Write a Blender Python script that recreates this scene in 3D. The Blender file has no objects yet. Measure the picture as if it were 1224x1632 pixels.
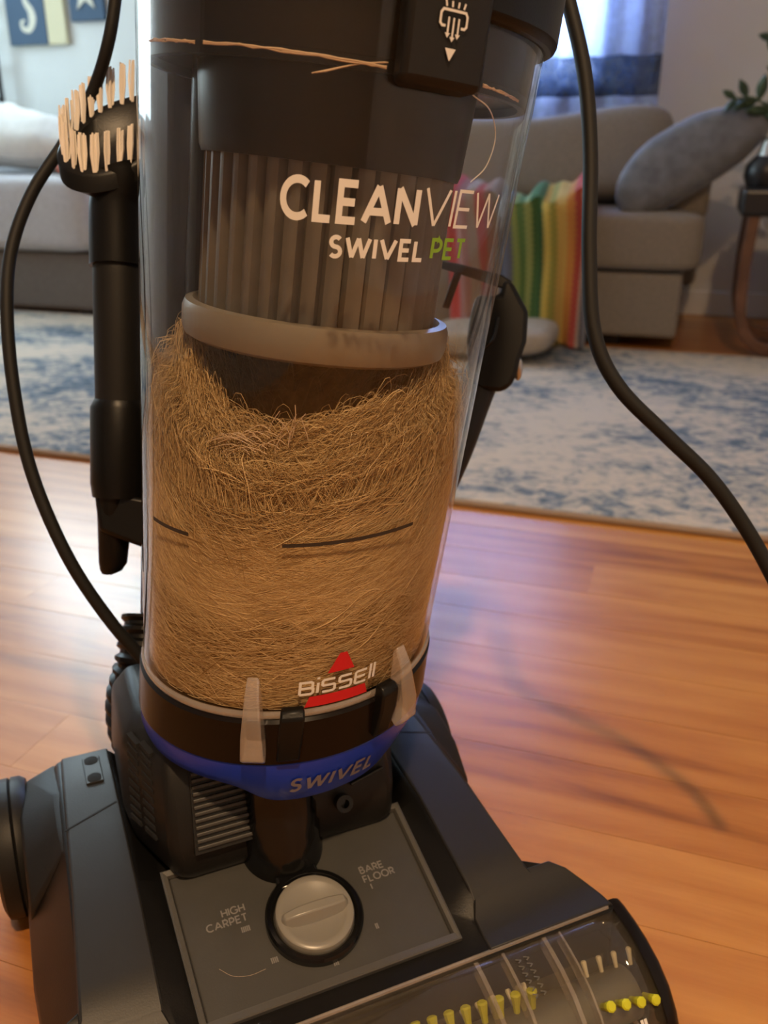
import bpy, bmesh, math, random
import numpy as np
from mathutils import Matrix, Vector
rnd = random.Random(7); rng = np.random.default_rng(7)
PI = math.pi
sc = bpy.context.scene
COL = sc.collection

# ------------------------------------------------------------------ camera
FPX = 1400.0; PITCH = math.radians(22); CH = 0.56
cam_d = bpy.data.cameras.new('camera'); cam = bpy.data.objects.new('camera', cam_d); COL.objects.link(cam)
cam_d.sensor_fit = 'VERTICAL'; cam_d.sensor_height = 36.0; cam_d.lens = FPX/1632*36.0
cam.location = (0, 0, CH); cam.rotation_euler = (PI/2-PITCH, 0, 0)
cam_d.clip_start = 0.02; cam_d.clip_end = 60
cam_d.dof.use_dof = True; cam_d.dof.focus_distance = 0.50; cam_d.dof.aperture_fstop = 8.5
sc.camera = cam
# ------------------------------------------------------------------ colour management, world
vs = sc.view_settings
vs.view_transform = 'Standard'; vs.look = 'None'; vs.gamma = 1.0; vs.use_curve_mapping = False; vs.exposure = 0.62
sc.cycles.transparent_max_bounces = 14; sc.cycles.max_bounces = 7; sc.cycles.diffuse_bounces = 3; sc.cycles.glossy_bounces = 3
wd = bpy.data.worlds.new('world'); sc.world = wd; wd.use_nodes = True
wd.node_tree.nodes['Background'].inputs[0].default_value = (0.62, 0.78, 1.0, 1)
wd.node_tree.nodes['Background'].inputs[1].default_value = 1.0

# room axes: U runs along the floor planks, V away from the camera
RA = math.radians(-18.7)
U = np.array([math.cos(RA), math.sin(RA), 0]); V = np.array([-math.sin(RA), math.cos(RA), 0])
def uv(u, v, z=0.0): return Vector((U*u + V*v + np.array([0, 0, z])).tolist())
UMIN, UMAX, VMIN, VMAX, ZC = -3.7, 1.7, -1.7, 3.62, 2.42

def area(name, loc, rot, sx, sy, power, col):
    d = bpy.data.lights.new(name, 'AREA'); d.shape = 'RECTANGLE'; d.size = sx; d.size_y = sy; d.energy = power; d.color = col
    o = bpy.data.objects.new(name, d); COL.objects.link(o); o.location = loc; o.rotation_euler = rot
    return o
# daylight just outside the back windows; the side one is an added wall wash
area('daylight_back_right', uv(-0.82, VMAX+0.20, 1.40), (PI/2, 0, RA+PI), 0.98, 1.30, 68, (0.48, 0.65, 1.0))
area('daylight_back_left', uv(-2.92, VMAX+0.20, 1.80), (PI/2, 0, RA+PI), 1.05, 0.95, 62, (0.80, 0.97, 1.0))
area('side_wash_light', uv(UMIN-0.20, 2.55, 1.45), (PI/2, 0, RA+PI/2+PI), 1.35, 1.25, 27, (0.72, 0.93, 1.0))

# ------------------------------------------------------------------ materials
MATS = {}
def mat(name, col, rough=0.5, metal=0.0, coat=0.0, spec=0.5, emit=None, noise=0.0, nscale=30, bump=0.0, bscale=200, sheen=0.0):
    m = bpy.data.materials.new(name); m.use_nodes = True
    nt = m.node_tree; b = nt.nodes['Principled BSDF']
    b.inputs['Base Color'].default_value = (*col, 1); b.inputs['Roughness'].default_value = rough
    b.inputs['Metallic'].default_value = metal; b.inputs['Coat Weight'].default_value = coat
    b.inputs['Coat Roughness'].default_value = 0.08; b.inputs['Specular IOR Level'].default_value = spec
    b.inputs['Sheen Weight'].default_value = sheen
    tc = nt.nodes.new('ShaderNodeTexCoord')
    if noise:
        n = nt.nodes.new('ShaderNodeTexNoise'); n.inputs['Scale'].default_value = nscale; n.inputs['Detail'].default_value = 5
        nt.links.new(tc.outputs['Object'], n.inputs['Vector'])
        r = nt.nodes.new('ShaderNodeValToRGB')
        r.color_ramp.elements[0].position = 0.3; r.color_ramp.elements[1].position = 0.7
        r.color_ramp.elements[0].color = (*[max(0, c*(1-noise)) for c in col], 1)
        r.color_ramp.elements[1].color = (*[min(1, c*(1+noise)) for c in col], 1)
        nt.links.new(n.outputs[0], r.inputs[0]); nt.links.new(r.outputs[0], b.inputs['Base Color'])
    if bump:
        n = nt.nodes.new('ShaderNodeTexNoise'); n.inputs['Scale'].default_value = bscale; n.inputs['Detail'].default_value = 4
        nt.links.new(tc.outputs['Object'], n.inputs['Vector'])
        bp = nt.nodes.new('ShaderNodeBump'); bp.inputs['Strength'].default_value = bump; bp.inputs['Distance'].default_value = 0.002
        nt.links.new(n.outputs[0], bp.inputs['Height']); nt.links.new(bp.outputs[0], b.inputs['Normal'])
    if emit:
        b.inputs['Emission Color'].default_value = (*emit[:3], 1); b.inputs['Emission Strength'].default_value = emit[3]
    MATS[name] = m
    return m
def clear_mat(name, tint, haze, hazecol, rough, ior=1.45, gloss=1.0):
    """clear plastic: straight-through transmission, Fresnel reflection, a little haze (dust, or added brightness)"""
    m = bpy.data.materials.new(name); m.use_nodes = True; nt = m.node_tree; nt.nodes.clear()
    out = nt.nodes.new('ShaderNodeOutputMaterial'); tr = nt.nodes.new('ShaderNodeBsdfTransparent'); tr.inputs[0].default_value = (*tint, 1)
    gl = nt.nodes.new('ShaderNodeBsdfGlossy'); gl.inputs['Roughness'].default_value = rough; gl.inputs[0].default_value = (gloss, gloss, gloss, 1)
    df = nt.nodes.new('ShaderNodeBsdfDiffuse'); df.inputs[0].default_value = (*hazecol, 1)
    lw = nt.nodes.new('ShaderNodeLayerWeight'); lw.inputs[0].default_value = .5
    pw = nt.nodes.new('ShaderNodeMath'); pw.operation = 'POWER'; nt.links.new(lw.outputs['Facing'], pw.inputs[0]); pw.inputs[1].default_value = 4.5
    f0 = ((ior-1)/(ior+1))**2; fr = nt.nodes.new('ShaderNodeMath'); fr.operation = 'MULTIPLY_ADD'; nt.links.new(pw.outputs[0], fr.inputs[0]); fr.inputs[1].default_value = .85-f0; fr.inputs[2].default_value = f0
    m1 = nt.nodes.new('ShaderNodeMixShader'); m2 = nt.nodes.new('ShaderNodeMixShader')
    m1.inputs[0].default_value = haze
    if haze:
        tc = nt.nodes.new('ShaderNodeTexCoord'); n = nt.nodes.new('ShaderNodeTexNoise'); n.inputs['Scale'].default_value = 25; n.inputs['Detail'].default_value = 6
        mp = nt.nodes.new('ShaderNodeMapRange'); mp.inputs[3].default_value = haze*0.5; mp.inputs[4].default_value = haze*1.6
        nt.links.new(tc.outputs['Object'], n.inputs['Vector']); nt.links.new(n.outputs[0], mp.inputs[0]); nt.links.new(mp.outputs[0], m1.inputs[0])
    nt.links.new(tr.outputs[0], m1.inputs[1]); nt.links.new(df.outputs[0], m1.inputs[2])
    nt.links.new(fr.outputs[0], m2.inputs[0]); nt.links.new(m1.outputs[0], m2.inputs[1]); nt.links.new(gl.outputs[0], m2.inputs[2])
    nt.links.new(m2.outputs[0], out.inputs[0]); MATS[name] = m
    return m
BLK = mat('black_plastic', (0.0055, 0.0052, 0.005), 0.36, spec=.25, bump=0.05, bscale=900)
BLKG = mat('black_gloss', (0.005, 0.005, 0.005), 0.12, coat=0.15, spec=.3)
BLKS = mat('black_soft', (0.010, 0.0095, 0.009), 0.5, spec=.35, bump=0.06, bscale=700)
BRNBLK = mat('smoke_black_brown', (0.007, 0.0045, 0.0035), 0.24, spec=.22)
GRY = mat('fender_grey', (0.018, 0.0172, 0.0165), 0.46, spec=.4, bump=0.05, bscale=900)
PNL = mat('panel_grey', (0.047, 0.0455, 0.041), 0.45, noise=0.06, nscale=40, bump=0.04, bscale=900)
LIP = mat('panel_lip_grey', (0.085, 0.082, 0.075), 0.4)
BLUE = mat('royal_blue_plastic', (0.010, 0.042, 0.46), 0.36, coat=0.15)
KNOB = mat('knob_silver_grey', (0.235, 0.22, 0.19), 0.30)
FILT = mat('filter_grey', (0.125, 0.115, 0.10), 0.5, noise=0.12, nscale=60)
FRING = mat('filter_ring_grey', (0.20, 0.18, 0.145), 0.34, noise=0.08, nscale=25)
CONE = mat('cyclone_charcoal', (0.005, 0.0048, 0.005), 0.35, spec=.2)
WHT = mat('print_white', (0.80, 0.78, 0.74), 0.5)
GRN = mat('print_green', (0.22, 0.42, 0.03), 0.5)
PRG = mat('print_grey', (0.20, 0.19, 0.18), 0.5)
PRB = mat('print_dull_bronze', (0.20, 0.17, 0.19), 0.5)
RED = mat('logo_red', (0.62, 0.012, 0.02), 0.4)
LINE = mat('print_dark_line', (0.03, 0.024, 0.02), 0.5)
BRS = mat('bristle_cream', (0.93, 0.87, 0.79), 0.6)
TGRN = mat('tuft_green', (0.60, 0.62, 0.02), 0.6)
TWHT = mat('tuft_white', (0.72, 0.68, 0.56), 0.6)
OLIVE = mat('roller_grey', (0.10, 0.095, 0.075), 0.4)
INNER = mat('nozzle_inside', (0.085, 0.080, 0.065), 0.45)
STEEL = mat('screw_steel', (0.5, 0.5, 0.5), 0.3, metal=1.0)
CORD = mat('cord_rubber', (0.012, 0.012, 0.012), 0.6, spec=.3)
CLEAR = clear_mat('clear_bin_plastic', (0.98, 0.965, 0.94), 0.008, (0.50, 0.38, 0.26), 0.035, 1.36)
CLEARW = clear_mat('clear_window_plastic', (0.93, 0.91, 0.85), 0.05, (0.45, 0.38, 0.28), 0.05)
CLEARL = clear_mat('clear_latch_plastic', (0.90, 0.87, 0.84), 0.20, (0.85, 0.76, 0.68), 0.08, 1.9)  # pale haze mixed in to brighten the tabs in place of refraction
GLASS = clear_mat('window_glass', (0.97, 0.98, 1.0), 0.0, (0, 0, 0), 0.02)

# ------------------------------------------------------------------ mesh helpers
class MB:
    def __init__(s): s.v = []; s.f = []; s.n = 0
    def add(s, vs_, fs):
        vs_ = np.asarray(vs_, float).reshape(-1, 3)
        s.v.append(vs_); s.f += [tuple(i+s.n for i in q) for q in fs]; s.n += len(vs_); return s
    def box(s, c, d, rot=None):
        p = np.array([[x, y, z] for x in (-.5, .5) for y in (-.5, .5) for z in (-.5, .5)])*np.array(d)
        if rot is not None: p = p @ np.array(rot.to_3x3()).T
        return s.add(p+np.array(c), [(0, 1, 3, 2), (4, 6, 7, 5), (0, 4, 5, 1), (2, 3, 7, 6), (0, 2, 6, 4), (1, 5, 7, 3)])
    def grid(s, P, closeu=False, closev=False):
        """P[nu][nv] points"""
        P = np.asarray(P, float); a, b = P.shape[:2]
        fs = []
        for i in range(a if closeu else a-1):
            for j in range(b if closev else b-1):
                fs.append((i*b+j, ((i+1) % a)*b+j, ((i+1) % a)*b+(j+1) % b, i*b+(j+1) % b))
        return s.add(P.reshape(-1, 3), fs)
    def loft(s, secs, cap=True):
        """closed rings of equal count"""
        P = np.asarray(secs, float); a, b = P.shape[:2]; n0 = s.n
        s.grid(P, False, True)
        if cap: s.f += [tuple(n0+j for j in range(b))[::-1], tuple(n0+(a-1)*b+j for j in range(b))]
        return s
    def tube(s, pts, r, n=12, cap=True, smooth=0, ribs=None):
        pts = np.asarray(pts, float)
        if smooth: pts = catmull(pts, smooth)
        m = len(pts); rr = np.full(m, r) if np.isscalar(r) else np.interp(np.linspace(0, 1, m), np.linspace(0, 1, len(r)), r)
        if ribs is not None: rr = rr+ribs*(np.arange(m) % 4 < 2)
        t = np.gradient(pts, axis=0); t /= np.linalg.norm(t, axis=1)[:, None]
        nrm = np.cross(t[0], [0, 0, 1.0]);
        if np.linalg.norm(nrm) < 1e-3: nrm = np.cross(t[0], [1.0, 0, 0])
        nrm /= np.linalg.norm(nrm); secs = []
        for i in range(m):
            nrm = nrm-t[i]*nrm.dot(t[i]); nrm /= np.linalg.norm(nrm); bi = np.cross(t[i], nrm)
            a = np.arange(n)*2*PI/n
            secs.append(pts[i]+rr[i]*(np.cos(a)[:, None]*nrm+np.sin(a)[:, None]*bi))
        return s.loft(secs, cap)
    def lathe(s, prof, a0=0, a1=360, n=96, closed_prof=False):
        """prof [(r,z)] about z; angle 0 faces -y, positive toward +x"""
        full = abs(a1-a0) >= 359.9
        A = np.radians(np.linspace(a0, a1, n+1)); A = A[:-1] if full else A
        P = np.array([[[r*math.sin(a), -r*math.cos(a), z] for (r, z) in prof] for a in A])
        return s.grid(P, full, closed_prof)
    def prism(s, poly, h0, h1, fn):
        """poly 2D, fn(a,b,h)->xyz"""
        n = len(poly)
        return s.add([fn(a, b, h0) for a, b in poly]+[fn(a, b, h1) for a, b in poly],
                     [tuple(range(n))[::-1], tuple(range(n, 2*n))]+[(i, (i+1) % n, n+(i+1) % n, n+i) for i in range(n)])
    def build(s, name, m, parent=None, xf=None, smooth=True, ang=35, bevel=0.0, seg=2, loc=None, rotz=None, solid=0.0, subsurf=0):
        P = np.concatenate(s.v) if s.v else np.zeros((0, 3))
        if xf is not None: P = xf(P)
        me = bpy.data.meshes.new(name); me.from_pydata(P.tolist(), [], s.f); me.update()
        bm = bmesh.new(); bm.from_mesh(me); bmesh.ops.recalc_face_normals(bm, faces=bm.faces); bm.to_mesh(me); bm.free()
        if smooth: me.shade_smooth(); me.set_sharp_from_angle(angle=math.radians(ang))
        me.materials.append(m)
        o = bpy.data.objects.new(name, me); COL.objects.link(o)
        if parent is not None: o.parent = parent
        if loc is not None: o.location = loc
        if rotz is not None: o.rotation_euler = (0, 0, rotz)
        if solid:
            md = o.modifiers.new('thickness', 'SOLIDIFY'); md.thickness = solid; md.offset = 0
        if bevel:
            md = o.modifiers.new('bevel', 'BEVEL'); md.width = bevel; md.segments = seg; md.limit_method = 'ANGLE'; md.angle_limit = math.radians(32)
            md.harden_normals = False
        if subsurf:
            md = o.modifiers.new('subdiv', 'SUBSURF'); md.levels = subsurf; md.render_levels = subsurf
        return o
def catmull(p, k):
    p = np.asarray(p, float); q = np.vstack([2*p[0]-p[1], p, 2*p[-1]-p[-2]]); out = []
    for i in range(1, len(q)-2):
        for t in np.arange(k)/k:
            out.append(.5*((2*q[i])+(q[i+1]-q[i-1])*t+(2*q[i-1]-5*q[i]+4*q[i+1]-q[i+2])*t*t+(3*q[i]-q[i-1]-3*q[i+1]+q[i+2])*t**3))
    out.append(q[-2]); return np.array(out)
def tag(o, label=None, cat=None, group=None, kind=None):
    for k, x in (('label', label), ('category', cat), ('group', group), ('kind', kind)):
        if x: o[k] = x
    return o
def thing(name, label, cat, loc, rotz=0.0, group=None):
    o = bpy.data.objects.new(name, None); COL.objects.link(o); o.location = loc; o.rotation_euler = (0, 0, rotz)
    o.empty_display_size = 0.05
    return tag(o, label, cat, group)
def sup(a, b, c, e1=0.4, e2=0.4, n=28, m=20):
    """superellipsoid cushion shape"""
    sg = lambda x, e: math.copysign(abs(x)**e, x)
    P = [[(a*sg(math.cos(p), e1)*sg(math.cos(t), e2), b*sg(math.cos(p), e1)*sg(math.sin(t), e2), c*sg(math.sin(p), e1))
          for t in np.arange(n)*2*PI/n] for p in np.linspace(-PI/2+1e-3, PI/2-1e-3, m)]
    return P
def smooth_noise(x, y, seed=0):
    r = np.random.default_rng(seed); s = 0
    for k in range(7):
        fx, fy, ph = r.uniform(-1, 1)*(1+k*.9), r.uniform(-1, 1)*(1+k*.9), r.uniform(0, 6.28)
        s = s+np.sin(x*fx+y*fy+ph)/(1+.5*k)
    return s/2.5

# ------------------------------------------------------------------ stroke lettering
def arc(cx, cy, rx, ry, a0, a1, n=14): return [(cx+rx*math.cos(math.radians(a)), cy+ry*math.sin(math.radians(a))) for a in np.linspace(a0, a1, n)]
GL = {
 'C': (.86, [arc(.5, .5, .5, .5, 48, 312, 22)]), 'O': (1.0, [arc(.5, .5, .5, .5, 0, 360, 26)]),
 'G': (.92, [arc(.5, .5, .5, .5, 45, 330, 22)+[(.93, .45), (.6, .45)]]),
 'L': (.52, [[(0, 1), (0, 0), (.52, 0)]]), 'E': (.58, [[(.58, 1), (0, 1), (0, 0), (.58, 0)], [(0, .5), (.52, .5)]]),
 'F': (.55, [[(.55, 1), (0, 1), (0, 0)], [(0, .48), (.48, .48)]]),
 'A': (.92, [[(0, 0), (.46, 1), (.92, 0)], [(.16, .30), (.76, .30)]]), 'N': (.74, [[(0, 0), (0, 1), (.74, 0), (.74, 1)]]),
 'V': (.86, [[(0, 1), (.43, 0), (.86, 1)]]), 'I': (.0, [[(0, 0), (0, 1)]]),
 'W': (1.28, [[(0, 1), (.32, 0), (.64, 1), (.96, 0), (1.28, 1)]]),
 'S': (.56, [arc(.28, .75, .26, .25, 35, 270, 12)+arc(.28, .25, .28, .25, 90, -145, 12)[1:]]),
 'P': (.60, [[(0, 0), (0, 1), (.3, 1)]+arc(.3, .70, .29, .30, 90, -90, 10)+[(0, .40)]]),
 'R': (.62, [[(0, 0), (0, 1), (.3, 1)]+arc(.3, .72, .29, .28, 90, -90, 10)+[(0, .44)], [(.3, .44), (.62, 0)]]),
 'B': (.62, [[(0, 0), (0, 1), (.3, 1)]+arc(.3, .76, .25, .24, 90, -90, 8)+[(0, .52)], [(.3, .52)]+arc(.32, .26, .30, .26, 90, -90, 8)+[(0, 0)]]),
 'T': (.66, [[(0, 1), (.66, 1)], [(.33, 1), (.33, 0)]]), 'H': (.70, [[(0, 0), (0, 1)], [(.70, 0), (.70, 1)], [(0, .5), (.70, .5)]]),
 'b': (.74, [[(0, 0), (0, .78), (.6, .78), (.7, .70), (.7, .46), (.6, .40), (0, .40)], [(.6, .40), (.74, .32), (.74, .08), (.64, 0), (0, 0)]]),
 'i': (.0, [[(0, 0), (0, .68)], [(0, .9), (0, 1.03)]]), 'l': (.0, [[(0, 0), (0, 1)]]),
 's': (.72, [[(.70, .78), (.08, .78), (0, .70), (0, .48), (.08, .41), (.64, .41), (.72, .34), (.72, .08), (.64, 0), (.02, 0)]]),
 'e': (.70, [[(.70, .78), (.08, .78), (0, .70), (0, .08), (.08, 0), (.70, 0)], [(0, .40), (.62, .40)]]),
}
def ribbon(mb, pl, w, fn, maxseg=0.12):
    pl = np.array(pl, float)
    for i in range(1, len(pl)-1):                    # very sharp corners: separate strokes
        d0, d1 = pl[i]-pl[i-1], pl[i+1]-pl[i]
        if d0.dot(d1) < -.25*np.linalg.norm(d0)*np.linalg.norm(d1):
            ribbon(mb, pl[:i+1], w, fn, maxseg); ribbon(mb, pl[i:], w, fn, maxseg); return
    q = [pl[0]]
    for a, b in zip(pl[:-1], pl[1:]):
        k = max(1, int(math.ceil(np.linalg.norm(b-a)/maxseg)))
        q += [a+(b-a)*t/k for t in range(1, k+1)]
    q = np.array(q)
    d = np.diff(q, axis=0); d /= np.linalg.norm(d, axis=1)[:, None]+1e-9
    L = []; R_ = []
    closed = np.linalg.norm(q[0]-q[-1]) < 1e-6
    for i in range(len(q)):
        if i == 0: d0 = d1 = d[0]
        elif i == len(q)-1: d0 = d1 = d[-1]
        else: d0, d1 = d[i-1], d[i]
        if closed and i in (0, len(q)-1): d0, d1 = d[-1], d[0]
        n0 = np.array([-d0[1], d0[0]]); n1 = np.array([-d1[1], d1[0]]); nn = n0+n1; nn /= np.linalg.norm(nn)+1e-9
        k = 1/max(.38, nn.dot(n0))
        L.append(q[i]+nn*w*.5*k); R_.append(q[i]-nn*w*.5*k)
    mb.grid([[fn(*a), fn(*((a+b)/2)), fn(*b)] for a, b in zip(L, R_)])
def text_width(s, track): return sum((GL[c][0] if c != ' ' else .3)+track for c in s)-track
def text(mb, s, h, w, fn, x0=0.0, y0=0.0, track=.3, shear=0.0, sx=1.0):
    """letters of cap height h with stroke width w, from x0,y0; fn(x,y)->point"""
    x = 0.0; hh = h-w; g = lambda a, b: fn(x0+(a*hh*sx+b*hh*shear)+w/2, y0+b*hh+w/2)
    for ch in s:
        if ch == ' ': x += .3+track; continue
        for pl in GL[ch][1]: ribbon(mb, [(x+a, b) for a, b in pl], w/hh, g)
        x += GL[ch][0]+track
    return (x-track)*hh*sx+w

# ================================================================== THE ROOM
def P3(nt, kind, **kw):
    n = nt.nodes.new(kind)
    for k, x in kw.items(): n.inputs[k].default_value = x
    return n
def floor_mat():
    m = bpy.data.materials.new('orange_oak_laminate'); m.use_nodes = True; nt = m.node_tree; b = nt.nodes['Principled BSDF']
    ge = nt.nodes.new('ShaderNodeNewGeometry'); oi = nt.nodes.new('ShaderNodeObjectInfo')
    mp = nt.nodes.new('ShaderNodeMapping'); mp.vector_type = 'TEXTURE'; mp.inputs['Rotation'].default_value = (0, 0, RA)
    nt.links.new(ge.outputs['Position'], mp.inputs['Vector'])
    off = nt.nodes.new('ShaderNodeVectorMath'); off.operation = 'SCALE'; off.inputs[0].default_value = (7.3, 3.1, 5.0)
    nt.links.new(oi.outputs['Random'], off.inputs['Scale'])
    ad = nt.nodes.new('ShaderNodeVectorMath'); nt.links.new(mp.outputs[0], ad.inputs[0]); nt.links.new(off.outputs[0], ad.inputs[1])
    st = nt.nodes.new('ShaderNodeMapping'); st.inputs['Scale'].default_value = (1.3, 8, 1); nt.links.new(ad.outputs[0], st.inputs[0])
    n1 = P3(nt, 'ShaderNodeTexNoise', Scale=2.2, Detail=6.0, Roughness=.6); n1.inputs['Distortion'].default_value = .6
    nt.links.new(st.outputs[0], n1.inputs['Vector'])
    # cathedral grain: rings of a distorted wave
    wv = nt.nodes.new('ShaderNodeTexWave'); wv.wave_type = 'RINGS'; wv.inputs['Scale'].default_value = 1.3; wv.inputs['Distortion'].default_value = 5.0
    wv.inputs['Detail'].default_value = 3; wv.inputs['Detail Scale'].default_value = .8
    st2 = nt.nodes.new('ShaderNodeMapping'); st2.inputs['Scale'].default_value = (.8, 6, 1); nt.links.new(ad.outputs[0], st2.inputs[0]); nt.links.new(st2.outputs[0], wv.inputs['Vector'])
    st3 = nt.nodes.new('ShaderNodeMapping'); st3.inputs['Scale'].default_value = (9, 320, 1); nt.links.new(ad.outputs[0], st3.inputs[0])
    n2 = P3(nt, 'ShaderNodeTexNoise', Scale=1.0, Detail=3.0); nt.links.new(st3.outputs[0], n2.inputs['Vector'])
    mx = nt.nodes.new('ShaderNodeMath'); mx.operation = 'MULTIPLY_ADD'; nt.links.new(wv.outputs[1], mx.inputs[0]); mx.inputs[1].default_value = .15
    nt.links.new(n1.outputs[0], mx.inputs[2])
    m2 = nt.nodes.new('ShaderNodeMath'); m2.operation = 'MULTIPLY_ADD'; nt.links.new(n2.outputs[0], m2.inputs[0]); m2.inputs[1].default_value = .15; nt.links.new(mx.outputs[0], m2.inputs[2])
    m3 = nt.nodes.new('ShaderNodeMath'); m3.operation = 'MULTIPLY_ADD'; nt.links.new(oi.outputs['Random'], m3.inputs[0]); m3.inputs[1].default_value = .26; nt.links.new(m2.outputs[0], m3.inputs[2])
    r = nt.nodes.new('ShaderNodeValToRGB'); cr = r.color_ramp
    cr.elements[0].position = .36; cr.elements[0].color = (.20, .066, .015, 1); cr.elements[1].position = 1.0; cr.elements[1].color = (.58, .255, .060, 1)
    e = cr.elements.new(.63); e.color = (.42, .152, .031, 1)
    nt.links.new(m3.outputs[0], r.inputs[0]); nt.links.new(r.outputs[0], b.inputs['Base Color'])
    b.inputs['Roughness'].default_value = .5; b.inputs['Specular IOR Level'].default_value = .15; b.inputs['Coat Weight'].default_value = .55; b.inputs['Coat Roughness'].default_value = .25
    bp = nt.nodes.new('ShaderNodeBump'); bp.inputs['Strength'].default_value = .12; bp.inputs['Distance'].default_value = .001
    nt.links.new(n2.outputs[0], bp.inputs['Height']); nt.links.new(bp.outputs[0], b.inputs['Normal'])
    return m
FLOOR = floor_mat(); SUB = mat('floor_joint_dark', (.18, .07, .022), .6)
WALL = mat('wall_paint', (.66, .64, .59), .7, noise=.03, nscale=3, bump=.05, bscale=300)
WALLL = mat('wall_paint_flare_tint', (.74, .78, .76), .7, noise=.02, nscale=3, bump=.05, bscale=300)  # teal-white tint puts the bright flare at the left into the paint
TRIM = mat('trim_white', (.72, .71, .69), .4)
CEIL = mat('ceiling_white', (.78, .76, .72), .8)

def rb(name, m, u0, u1, v0, v1, z0, z1, bevel=0):
    """box in room axes as one object with its origin at the box's base centre"""
    b = MB().box((0, 0, (z1-z0)/2), (u1-u0, v1-v0, z1-z0))
    return b.build(name, m, None, None, smooth=False, bevel=bevel, loc=uv((u0+u1)/2, (v0+v1)/2, z0), rotz=RA)
fl = tag(rb('floor', SUB, UMIN, UMAX, VMIN, VMAX, -.05, -.0012), kind='structure')
PW = .094
pm = bpy.data.meshes.new('plank'); bmx = bmesh.new(); bmesh.ops.create_cube(bmx, size=1.0)
bmesh.ops.bevel(bmx, geom=[e for e in bmx.edges if all(v.co.z > 0 for v in e.verts) and abs(e.verts[0].co.y-e.verts[1].co.y) < .1], offset=.006, segments=1, affect='EDGES')
bmx.to_mesh(pm); bmx.free(); pm.materials.append(FLOOR)
v0 = VMIN; row = 0
while v0 < VMAX-.01:
    w_ = min(PW, VMAX-v0); u0 = UMIN-rnd.uniform(0, .8)
    while u0 < UMAX-.02:
        ln = rnd.uniform(.75, 1.35) if v0 > -.1 else 2.2
        a, b_ = max(u0, UMIN), min(u0+ln, UMAX)
        if b_-a > .05:
            o = bpy.data.objects.new('plank', pm); COL.objects.link(o); o.parent = fl
            o.location = ((a+b_)/2-(UMIN+UMAX)/2, v0+w_/2-(VMIN+VMAX)/2, .05-.004); o.scale = (b_-a-.0004, w_-.0005, .008)
        u0 += ln
    v0 += PW
# walls with window openings
def wall_with_hole(name, m, along, fixed0, fixed1, a0, a1, h0, h1, w0, w1, holes):
    b = MB(); xs = sorted({a0, a1, *[x for h in holes for x in h[:2]]}); zs = sorted({h0, h1, *[x for h in holes for x in h[2:]]})
    for i in range(len(xs)-1):
        for j in range(len(zs)-1):
            cx, cz = (xs[i]+xs[i+1])/2, (zs[j]+zs[j+1])/2
            if any(h[0] < cx < h[1] and h[2] < cz < h[3] for h in holes): continue
            c = (cx, (fixed0+fixed1)/2, cz); d = (xs[i+1]-xs[i], fixed1-fixed0, zs[j+1]-zs[j])
            if along == 'v': c = (c[1], c[0], c[2]); d = (d[1], d[0], d[2])
            b.box(c, d)
    def xf(P): return np.array([list(uv(*p)) for p in P])
    return tag(b.build(name, m, None, xf, smooth=False), kind='structure')
W1 = (-1.28, -.38, .80, 2.02); W2 = (-3.42, -2.42, 1.36, 2.22); W3 = (1.9, 3.2, .85, 2.05)
SPLIT = -1.6
wall_with_hole('wall_back', WALL, 'u', VMAX, VMAX+.12, SPLIT, UMAX, 0, ZC, 0, 0, [W1])
wall_with_hole('wall_back_left', WALLL, 'u', VMAX, VMAX+.12, UMIN, SPLIT, 0, ZC, 0, 0, [W2])
wall_with_hole('wall_left', WALLL, 'v', UMIN-.12, UMIN, VMIN, VMAX, 0, ZC, 0, 0, [W3])
wall_with_hole('wall_right', WALL, 'v', UMAX, UMAX+.12, VMIN, VMAX, 0, ZC, 0, 0, [])
wall_with_hole('wall_front', mat('wall_paint_dimming', (.30, .25, .20), .8, noise=.03, nscale=3), 'u', VMIN-.12, VMIN, UMIN, UMAX, 0, ZC, 0, 0, [])  # wall behind the camera coloured darker to cut its bounce light
tag(rb('ceiling', CEIL, UMIN, UMAX, VMIN, VMAX, ZC, ZC+.1), kind='structure')
tag(rb('baseboard_back', TRIM, UMIN+.02, UMAX-.02, VMAX-.015, VMAX, 0, .09, .003), kind='structure')
tag(rb('baseboard_right', TRIM, UMAX-.015, UMAX, VMIN+.02, VMAX-.02, 0, .09, .003), kind='structure')
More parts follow.
